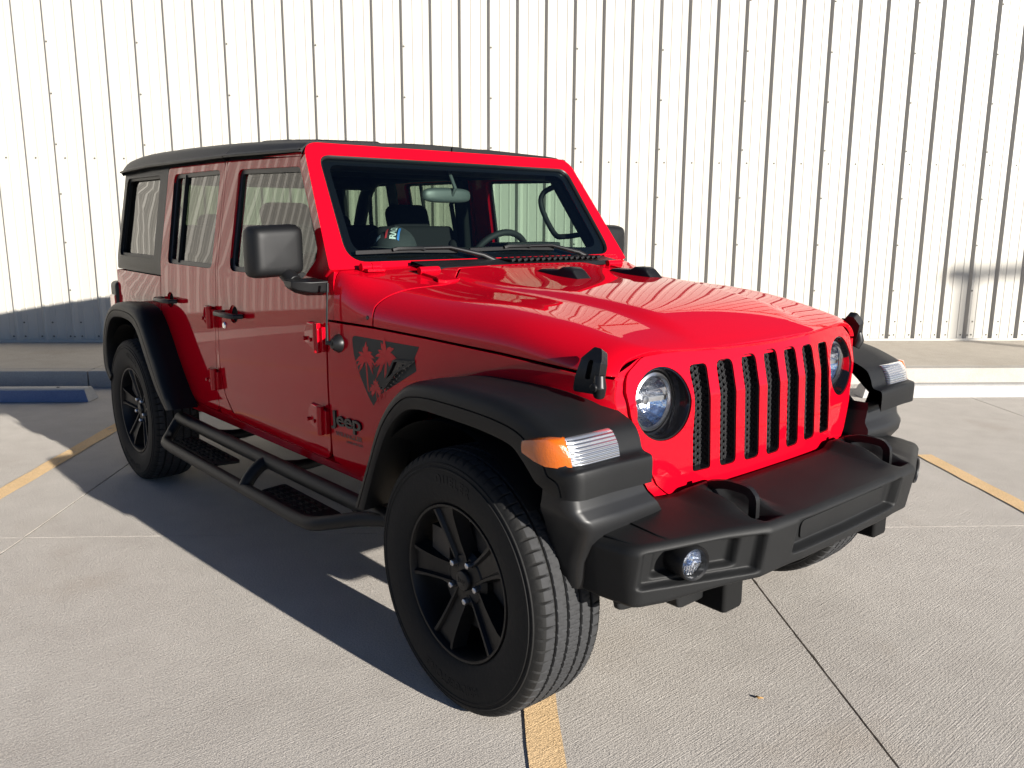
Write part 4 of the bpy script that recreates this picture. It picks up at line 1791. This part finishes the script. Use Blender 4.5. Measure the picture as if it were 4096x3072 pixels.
bm = bmesh.new()
grid(bm, bump_pt, NB, len(SEC))
orient(bm, Vector((.6, 0, .8)))
fb = obj("front_bumper", bm, BUMPERM, car, recalc=False, sharp=0)
md = fb.modifiers.new("solid", 'SOLIDIFY')
md.thickness = .004
md.offset = -1
bm = bmesh.new()
box(bm, (.44, 0, .60), (.12, 1.2, .12))
obj("crash_bar", bm, DARK, fb, flat=True)
bm = panel(rpoly([(-.235, .588, .02), (.235, .588, .02), (.25, .645, .025), (-.25, .645, .025)]), (), lambda y, z: Vector((.7385 - .15 * (.69 - z), y, z)))
orient(bm, Vector((1, 0, 0)))
obj("plate_recess", bm, BUMPERM, fb, solid=.006, bevel=.003, recalc=False)
for s in (-1, 1):
    # tow hook
    bm = bmesh.new()
    pts = [(.667, .645), (.667, .716), (.660, .732), (.640, .744), (.575, .744), (.520, .728)]
    tube(bm, smooth_path([(x, s * .388, z) for x, z in pts], 3), .1, flat=(.024, .017))
    obj("tow_hook", bm, SATIN, fb, bevel=.004)
    # fog lamp
    c = Vector((.640, s * .630, .604))
    MX = Matrix.Translation(c) @ Matrix.Rotation(-pi / 2 + s * .22, 4, 'Z')
    bm = bmesh.new()
    lathe(bm, [(.047, -.06), (.047, .022), (.044, .026), (.039, .022), (.037, .006)], 32, MX)
    fg = obj("fog_lamp", bm, SATIN, fb, sharp=40)
    bm = bmesh.new()
    lathe(bm, [(0, .019), (.018, .017), (.030, .012), (.038, .005)], 32, MX)
    obj("lens", bm, LENS, fg, sharp=0)
    bm = bmesh.new()
    lathe(bm, [(.038, .002), (.030, -.016), (.018, -.028), (.006, -.030), (0, -.012)], 14, MX)
    for k in range(-4, 5):
        w = sqrt(max(0, .034 ** 2 - (k * .008) ** 2))
        tube(bm, [MX @ Vector((k * .008, .006, -w)), MX @ Vector((k * .008, .012, -w * .2))], .0022, 6)
    obj("reflector", bm, REFL, fg, flat=True)
    # satin filler between flare and bumper
    bm = bmesh.new()
    rows = []
    for z, xf, yo, xr in ((.812, .462, .900, .38), (.792, .468, .900, .375), (.752, .474, .896, .365), (.742, .478, .894, .36), (.726, .494, .888, .355), (.716, .500, .880, .35), (.690, .502, .862, .34), (.64, .470, .842, .335), (.58, .440, .830, .335), (.53, .43, .822, .345), (.495, .42, .81, .38)):
        ys_ = lerp_tab([(.49, .60), (.69, .575), (.80, .645), (.82, .65)], z)
        row = [(xf - .10, ys_ - .002), (xf, ys_), (xf, ys_ + (yo - ys_) * .5), (xf - .001, yo - .036), (xf - .006, yo - .017), (xf - .020, yo - .005), (xf - .045, yo), (xr, yo + .002), (xr - .01, yo - .06)]
        rows.append([bm.verts.new((x, s * y, z)) for x, y in row])
    for a, b in zip(rows, rows[1:]):
        for k in range(len(a) - 1):
            bm.faces.new((a[k], a[k + 1], b[k + 1], b[k]))
    orient(bm, Vector((1, s, 0)))
    obj("fender_extension", bm, EXTM, car, recalc=False, sharp=50)
    # air deflectors under the bumper
    bm = bmesh.new()
    for (y0, y1, z0, x) in ((.55, .775, .440, .535), (.38, .62, .425, .58)):
        R = []
        for z, k, dx in ((.56, 0, -.0), (z0 + .012, .016, .0), (z0, .03, -.008)):
            R.append([bm.verts.new((xx + dx, s * y, z)) for xx, y in ((x, y0 + k), (x - .03 * (y1 > .7), y1 - k * 2), (x - .05, y1 - k * 2), (x - .03, y0 + k))])
        for a, b in zip(R, R[1:]):
            for k in range(4):
                bm.faces.new((a[k], a[(k + 1) % 4], b[(k + 1) % 4], b[k]))
        bm.faces.new(R[-1])
    obj("air_deflector", bm, BUMPERM, fb, bevel=.006)

# ------------------------------------------------------------------ wheels
def arc_text(txt, r, size, centre_deg, ysurf, ext, bold=.0, spacing=1.1):
    """lettering bent round the sidewall (outer face looks along -y); centre_deg seen from outside, 90 = up"""
    b = text_geo(txt, size, ext, bold, spacing)
    w = max(v.co.x for v in b.verts)
    for v in b.verts:
        x, y, z = v.co
        a = radians(centre_deg) - (x - w / 2) / r
        rr = r + y - size * .35
        v.co = Vector((rr * cos(a), ysurf(rr) - z, rr * sin(a)))
    return b


TP = [(.232, -.070), (.240, -.098), (.252, -.110), (.268, -.1155), (.290, -.1215), (.318, -.1245), (.340, -.1240), (.350, -.1238), (.352, -.1262), (.356, -.1262), (.358, -.1225), (.364, -.1215), (.366, -.1235), (.370, -.1230), (.372, -.1195), (.380, -.1165), (.389, -.1115), (.3955, -.1040), (.3985, -.095)]
GRV = [(-.066, .010), (-.024, .009), (.024, .009), (.066, .010)]
tread = []
for gy, gw in GRV:
    z0 = .4035 - .35 * (gy * gy) * 1.0
    tread += [(z0, gy - gw / 2 - .001), (z0 - .009, gy - gw / 2 + .0015), (z0 - .009, gy + gw / 2 - .0015), (z0, gy + gw / 2 + .001)]
    if gy == -.024:
        tread += [(.4040, 0)]
TP2 = TP + [(.4005, -.086)] + tread + [(.4005, .086)] + [(r, -a) for r, a in TP[::-1]]


def sw(r):
    return lerp_tab([(p[0], p[1]) for p in TP], r)


def make_wheel():
    w = bpy.data.objects.new("wheel", None)
    COL.objects.link(w)
    w.parent = car
    bm = bmesh.new()
    NT = 576
    prof = []
    for (r0, a0), (r1, a1) in zip(TP2, TP2[1:]):
        k = 3 if (r0 > .39 and r1 > .39 and abs(a1 - a0) > .012) else 1
        prof += [(r0 + (r1 - r0) * i / k, a0 + (a1 - a0) * i / k) for i in range(k)]
    prof.append(TP2[-1])
    rings = []
    for r, a_ in prof:
        ring = []
        for k in range(NT):
            rr = r
            if r > .385:
                if abs(a_) > .0735:
                    ph = (k + (0 if a_ > 0 else 4)) % 8
                    if ph == 0:
                        rr = r - .0055
                elif r > .396:
                    sl_ = int(round(abs(a_) * 260)) * (1 if a_ > 0 else -1)
                    rib = 0 if abs(a_) < .021 else 1
                    ph = (k + sl_ * (2 if rib == 0 else 1) + rib * 3) % (6 if rib == 0 else 8)
                    if ph == 0:
                        rr = r - .0035
            t = 2 * pi * k / NT
            ring.append(bm.verts.new((rr * cos(t), a_, rr * sin(t))))
        rings.append(ring)
    for A_, B_ in zip(rings, rings[1:]):
        for k in range(NT):
            bm.faces.new((A_[k], A_[(k + 1) % NT], B_[(k + 1) % NT], B_[k]))
    ty = obj("tyre", bm, TYREM, w, sharp=32)
    # lettering, part of the tyre's moulding
    for word, r, size, cen, sp in (("DUELER", .322, .040, 88, 1.25), ("BRIDGESTONE", .318, .036, -88, 1.15)):
        obj("lettering", arc_text(word, r, size, cen, sw, .0012, .0012, sp), TYREL, w, sharp=30)
    # rim
    bm = bmesh.new()
    lathe(bm, [(.236, -.085), (.2425, -.1035), (.2405, -.108), (.2335, -.107), (.2285, -.098), (.224, -.060), (.214, .0), (.210, .07), (.232, .10)], 72)
    # spokes: five broad blades with a raised border
    for q in range(5):
        th = radians(90 + 18 + 72 * q)
        er, et = Vector((cos(th), 0, sin(th))), Vector((-sin(th), 0, cos(th)))
        sec = []
        for (r, hw, y) in ((.040, .030, -.066), (.075, .033, -.070), (.12, .0355, -.080), (.17, .041, -.090), (.205, .047, -.0965), (.229, .055, -.099)):
            rim_ = .010 if r > .06 else .004
            P = []
            for (k, dy) in ((-1.28, .042), (-1.0, .010), (-.96, -.001), (-.74, -.001), (-.60, .0105), (.60, .0105), (.74, -.001), (.96, -.001), (1.0, .010), (1.28, .042)):
                P.append(bm.verts.new(er * r + et * hw * k + Vector((0, y + dy * (1.0 if r > .05 else .4), 0))))
            sec.append(P)
        for a, b in zip(sec, sec[1:]):
            for k in range(len(a) - 1):
                bm.faces.new((a[k], a[k + 1], b[k + 1], b[k]))
    lathe(bm, [(0, -.066), (.040, -.066), (.075, -.064), (.090, -.052), (.092, .0)], 40)
    obj("rim", bm, RIMM, w, sharp=28)
    bm = bmesh.new()
    lathe(bm, [(0, -.081), (.022, -.081), (.029, -.0785), (.0325, -.073), (.0325, -.060)], 32)
    t = text_geo("Jeep", .021, .0006, .0004, 1.0)
    tw = max(v.co.x for v in t.verts)
    for v in t.verts:
        v.co = Vector((v.co.x - tw / 2, -.0814 - v.co.z, v.co.y - .005))
    me = bpy.data.meshes.new("tmp")
    t.to_mesh(me)
    bm.from_mesh(me)
    bpy.data.meshes.remove(me)
    t.free()
    obj("hub_cap", bm, SATIN, w, sharp=35)
    for q in range(5):
        th = radians(90 + 54 + 72 * q - 6)
        c = Vector((.0635 * cos(th), 0, .0635 * sin(th)))
        bm = bmesh.new()
        ring = []
        for (r, y) in ((.0115, -.055), (.0115, -.078), (.0095, -.083), (.004, -.0855)):
            ring.append([bm.verts.new(c + Vector((r * cos(pi / 3 * k), y, r * sin(pi / 3 * k)))) for k in range(6)])
        for a, b in zip(ring, ring[1:]):
            for k in range(6):
                bm.faces.new((a[k], a[(k + 1) % 6], b[(k + 1) % 6], b[k]))
        bm.faces.new(ring[-1])
        obj("lug_nut", bm, STEEL, w, bevel=.001)
    bm = bmesh.new()
    lathe(bm, [(.03, -.030), (.163, -.030), (.163, -.004), (.03, -.004)], 48, closed=True)
    box(bm, (-.13, -.02, .04), (.09, .085, .17))
    obj("brake_disc", bm, mat("brake_iron", (.06, .055, .05), rough=.55, metal=.7), w, sharp=40)
    return w


TYREL = mat("tyre_lettering", (0.0065, 0.0065, 0.0065), rough=0.7, spec=0.25)
w0 = make_wheel()


def copy_wheel(loc, rz, rot):
    c = w0.copy()
    COL.objects.link(c)
    c.parent = car
    c.matrix_local = Matrix.Translation(loc) @ Matrix.Rotation(rz, 4, 'Z') @ Matrix.Rotation(rot, 4, 'Y')
    for ch in list(w0.children):
        d = ch.copy()
        COL.objects.link(d)
        d.parent = c
        d.matrix_local = ch.matrix_local
    return c


ZW = .399
copy_wheel(Vector((-3.008, -.800, ZW)), 0, radians(13))
copy_wheel(Vector((0, .800, ZW)), pi, radians(40))
copy_wheel(Vector((-3.008, .800, ZW)), pi, radians(5))
copy_wheel(Vector((-3.80, 0, .98)), -pi / 2, 0)
w0.matrix_local = Matrix.Translation(Vector((0, -.800, ZW))) @ Matrix.Rotation(radians(-.5), 4, 'Z') @ Matrix.Rotation(radians(1), 4, 'Y')

# axles, frame rails, engine bay floor
bm = bmesh.new()
for x in (0, -3.008):
    cyl(bm, (x, -.74, .38), (x, .74, .38), .045, n=14)
    box(bm, (x, .12, .39), (.26, .26, .24))
for s in (-1, 1):
    box(bm, (-1.5, s * .43, .47), (4.3, .09, .13))
    tube(bm, [(.05, s * .58, .36), (.02, s * .56, .85)], .05, 10)
    tube(bm, [(-3.05, s * .58, .36), (-3.1, s * .56, .85)], .05, 10)
    cyl(bm, (-.10, s * .52, .42), (-.10, s * .52, .72), .055, n=12)
box(bm, (-1.6, 0, .52), (3.9, 1.40, .06))
box(bm, (-.15, 0, .66), (.7, .9, .42))
box(bm, (-1.3, .1, .42), (1.1, .42, .16))
obj("chassis", bm, DARK, car, bevel=.012)

# ------------------------------------------------------------------ side steps
for s in (-1, 1):
    bm = bmesh.new()
    up = [(-2.395, .862, .462), (-2.0, .862, .462), (-1.2, .862, .466), (-.42, .855, .470)]
    tube(bm, [(x, s * y, z) for x, y, z in up], .031, 14)
    out = [(-2.395, .862, .462), (-2.395, .885, .43), (-2.375, .925, .385), (-2.33, .960, .365), (-2.25, .972, .362), (-2.0, .974, .363), (-1.5, .974, .366), (-1.0, .974, .370), (-.85, .974, .374), (-.76, .968, .384), (-.66, .935, .412), (-.55, .895, .444), (-.42, .858, .470)]
    tube(bm, smooth_path([(x, s * y, z) for x, y, z in out], 4), .0265, 14)
    for x in (-2.0, -1.32, -.66):
        tube(bm, smooth_path([(x, s * .43, .47), (x, s * .70, .43), (x, s * .86, .455)], 4), .024, 10)
    tube(bm, smooth_path([(-1.36, s * .862, .462), (-1.36, s * .90, .45), (-1.36, s * .945, .41), (-1.36, s * .972, .368)], 4), .028, 12)
    st = obj("side_step", bm, PLASTIC, car, sharp=50)
    for (x0, x1) in ((-2.27, -1.70), (-1.26, -.78)):
        bm = bmesh.new()
        outl = rpoly([(x0, .840, .02), (x1, .840, .02), (x1 - .02, .955, .02), (x0 + .02, .955, .02)])
        hl = []
        nx = int((x1 - x0) / .055)
        for i in range(nx):
            for j in range(4):
                cx_, cy_ = x0 + .045 + i * .055, .860 + j * .025
                if cx_ + .02 < x1 - .03:
                    hl.append(rpoly([(cx_ - .018, cy_ - .006, .004), (cx_ + .018, cy_ - .006, .004), (cx_ + .018, cy_ + .006, .004), (cx_ - .018, cy_ + .006, .004)], 1))
        bm = panel(outl, hl, lambda x, y: Vector((x, s * y, .386)))
        orient(bm, Vector((0, 0, 1)))
        obj("step_pad", bm, PLASTIC, st, solid=.012, bevel=.003, recalc=False)

# ------------------------------------------------------------------ cabin
bm = bmesh.new()
box(bm, (-2.25, 0, .60), (2.5, 1.46, .06))
for s in (-1, 1):
    box(bm, (-2.3, s * .725, .88), (2.55, .03, .60))
box(bm, (-3.47, 0, .90), (.03, 1.46, .55))
box(bm, (-.90, 0, .90), (.03, 1.48, .66))
box(bm, (-1.75, 0, .74), (1.2, .26, .26))
obj("cabin_tub", bm, INT, car, bevel=.01)
bm = bmesh.new()
R = []
for x, z in ((-.925, 1.285), (-.99, 1.325), (-1.08, 1.342), (-1.20, 1.342), (-1.245, 1.325), (-1.26, 1.27), (-1.23, 1.05), (-1.20, .90), (-.95, .90)):
    R.append([bm.verts.new((x, y * (1.0 if z < 1.3 else .985), z - .010 * (abs(y) / .74) ** 4)) for y in [k * .74 / 8 for k in range(-8, 9)]])
for a, b in zip(R, R[1:]):
    for k in range(16):
        bm.faces.new((a[k], a[k + 1], b[k + 1], b[k]))
for k in (-.60, -.1, .12, .60):
    cyl(bm, (-1.262, k, 1.235), (-1.235, k, 1.235), .045, n=18)
box(bm, (-1.18, .42, 1.345), (.14, .34, .03))
obj("dashboard", bm, INT, car, bevel=.006, sharp=40)
# steering wheel
sc = Vector((-1.405, .425, 1.235))
sa = Vector((-.90, 0, .43)).normalized()
su_ = Vector((0, 1, 0))
sv = sa.cross(su_).normalized()
if sv.z < 0:
    sv = -sv
bm = bmesh.new()
ringp = [sc + su_ * .188 * cos(2 * pi * k / 40) + sv * .188 * sin(2 * pi * k / 40) for k in range(41)]
tube(bm, ringp, .0165, 10, caps=False)
for a in (15, 165, 270):
    a = radians(a)
    tube(bm, [sc + (su_ * cos(a) + sv * sin(a)) * .18 - sa * .0, sc + (su_ * cos(a) + sv * sin(a)) * .05 - sa * .02], .016, 8)
cyl(bm, sc - sa * .05, sc + sa * .012, .062, .055, 20)
cyl(bm, sc - sa * .30, sc - sa * .04, .04, .04, 14)
obj("steering_wheel", bm, INT, car, sharp=50)


def seat(y, x, zt, hr=True, wide=.50):
    bm = bmesh.new()
    box(bm, (x + .28, y, .82), (.52, wide, .20))
    M_ = Matrix.Rotation(radians(-17), 3, 'Y')
    box(bm, (x - .02, y, 1.12), (.15, wide, .62), M_)
    for s in (-1, 1):
        box(bm, (x + .01, y + s * wide * .43, 1.10), (.18, .07, .50), M_)
    se = obj("seat", bm, SEATM, car, bevel=.045, seg=4)
    if hr:
        bm = bmesh.new()
        box(bm, (x - .135, y, zt - .095), (.10, .265, .195), M_)
        b = obj("headrest", bm, SEATM, se, bevel=.05, seg=5)
        bm = bmesh.new()
        for s in (-1, 1):
            cyl(bm, (x - .12, y + s * .06, zt - .30), (x - .13, y + s * .06, zt - .15), .008, n=8)
        obj("headrest_post", bm, SATIN, se)
    return se


for y in (-.37, .355):
    seat(y, -1.955, 1.545)
for y in (-.36, .36):
    seat(y, -2.82, 1.49, wide=.58)
# padded sport bar
bm = bmesh.new()
for s in (-1, 1):
    tube(bm, smooth_path([(-1.19, s * .665, 1.69), (-1.5, s * .645, 1.712), (-1.95, s * .635, 1.722), (-2.6, s * .64, 1.725), (-2.95, s * .65, 1.69), (-3.15, s * .67, 1.40), (-3.22, s * .68, 1.05)], 5), .042, 12)
    tube(bm, smooth_path([(-1.99, s * .635, 1.722), (-2.01, s * .67, 1.6), (-2.03, s * .71, 1.30), (-2.04, s * .715, .9)], 4), .046, 12)
    tube(bm, smooth_path([(-1.25, s * .668, 1.68), (-1.14, s * .705, 1.5), (-1.02, s * .735, 1.32)], 4), .030, 10)
tube(bm, [(-1.99, -.64, 1.725), (-1.99, .64, 1.725)], .048, 12)
tube(bm, [(-2.95, -.64, 1.69), (-2.95, .64, 1.69)], .042, 12)
tube(bm, [(-1.29, -.66, 1.695), (-1.29, .66, 1.695)], .035, 12)
obj("sport_bar", bm, INT, car, sharp=50)
# headliner
bm = bmesh.new()
grid(bm, lambda i, j: roof_pt([-3.45, -3.0, -2.4, -1.9, -1.5, -1.22][i], -1 + 2 * (j + 4) / 48) - Vector((0, 0, .045)), 6, 41)
obj("headliner", bm, INT, car)
for s in (-1, 1):
    # grab handles on the windscreen pillars and sun visors
    bm = bmesh.new()
    tube(bm, smooth_path([(-1.21, s * .675, 1.640), (-1.285, s * .635, 1.60), (-1.295, s * .630, 1.53), (-1.21, s * .64, 1.40), (-1.15, s * .655, 1.385), (-1.07, s * .715, 1.40)], 5), [.014 + .0 * k for k in range(26)], 8)
    obj("grab_handle", bm, INT, car, sharp=50)
    bm = bmesh.new()
    box(bm, (-1.33, s * .34, 1.700), (.17, .42, .018), Matrix.Rotation(radians(-6), 3, 'Y'))
    obj("sun_visor", bm, INT, car, bevel=.008)
    bm = bmesh.new()
    tube(bm, [(-2.03, s * .655, 1.62), (-2.07, s * .64, 1.55), (-1.98, s * .66, 1.10), (-1.95, s * .66, .80)], .1, flat=(.045, .003))
    tube(bm, [(-2.92, s * .62, 1.62), (-2.88, s * .60, 1.45), (-2.75, s * .62, .85)], .1, flat=(.045, .003))
    cyl(bm, (-2.05, s * .66, 1.60), (-2.05, s * .63, 1.60), .022, n=12)
    obj("seat_belt", bm, BELTM, car)
# inner door skins, dark below the glass line
for s in (-1, 1):
    for (x0, x1) in ((-1.90, -1.0), (-2.68, -2.04)):
        bm = bmesh.new()
        box(bm, ((x0 + x1) / 2, s * .742, .90), (x1 - x0, .03, .62))
        box(bm, ((x0 + x1) / 2, s * .715, .98), ((x1 - x0) * .7, .05, .07))
        obj("door_trim", bm, INT, [c for c in car.children if c.name.startswith("front_door" if x1 > -1.5 else "rear_door")][0 if s < 0 else 1], bevel=.012)

# ------------------------------------------------------------------ cap lying on the dashboard
cc = Vector((-1.055, -.405, 1.342))
cap = thing("cap", "dark cap with white RACING letters lying on the dashboard behind the windshield", "cap", cc)
capR = Matrix.Rotation(radians(-58), 3, 'Z')


def capp(th, ph, k=1.0):
    """dome of the crown: th round, ph up"""
    r = Vector((.102 * cos(th) * cos(ph), .086 * sin(th) * cos(ph), .088 * sin(ph) ** .9 * (1 - .12 * cos(th)) if ph > 0 else 0)) * k
    return capR @ r


bm = bmesh.new()
grid(bm, lambda i, j: capp(2 * pi * i / 40, pi / 2 * j / 12), 40, 13, wrap_u=True)
bmesh.ops.remove_doubles(bm, verts=bm.verts[:], dist=1e-5)
obj("crown", bm, CAPM, cap, sharp=0)
bm = bmesh.new()
R = []
for r in (0, .5, 1.0):
    row = []
    for k in range(17):
        t = radians(-72 + 144 * k / 16)
        p = Vector((.100 * cos(t) + r * .070 * cos(t) ** .5, .086 * sin(t), .004 + .012 * (1 - abs(sin(t)) ** 2) * r))
        row.append(bm.verts.new(capR @ p))
    R.append(row)
for a, b in zip(R, R[1:]):
    for k in range(16):
        bm.faces.new((a[k], a[k + 1], b[k + 1], b[k]))
obj("brim", bm, CAPM, cap, solid=.003, sharp=0)


AW = (Matrix.Rotation(0, 3, 'Z') @ Vector((-.755, .655, 0)))     # runs back over the crown
LW = Vector((-.655, -.755, 0))


def on_crown(u, v, lift):
    q = capR.inverted() @ (AW * u + LW * v)
    h = 1 - (q.x / .102) ** 2 - (q.y / .086) ** 2
    z = .088 * max(0.0, h) ** .5 * (1 - .12 * q.x / .102)
    n = Vector((q.x / .102 ** 2, q.y / .086 ** 2, max(z, .01) / .088 ** 2)).normalized()
    p = Vector((q.x, q.y, z)) + n * lift
    return capR @ p


b = text_geo("RACING", .036, .0003, .0012, 1.0)
tw = max(v.co.x for v in b.verts)
for v in b.verts:
    x, y, z = v.co
    v.co = on_crown(-.082 + x / tw * .125, -.012 + y * .95, .0022)
obj("lettering", b, CAPW, cap, sharp=0)


def crown_strip(name, u0, u1, v0, v1, m):
    bm = bmesh.new()
    grid(bm, lambda i, j: on_crown(u0 + (u1 - u0) * i / 20, v0 + (v1 - v0) * j / 2, .002), 21, 3)
    return obj(name, bm, m, cap, sharp=0)


crown_strip("blue_stripe", -.080, .045, -.026, -.018, CAPB)
crown_strip("red_stripe", -.076, .040, .022, .030, CAPR)
crown_strip("white_emblem", -.060, -.036, .050, .066, CAPW)
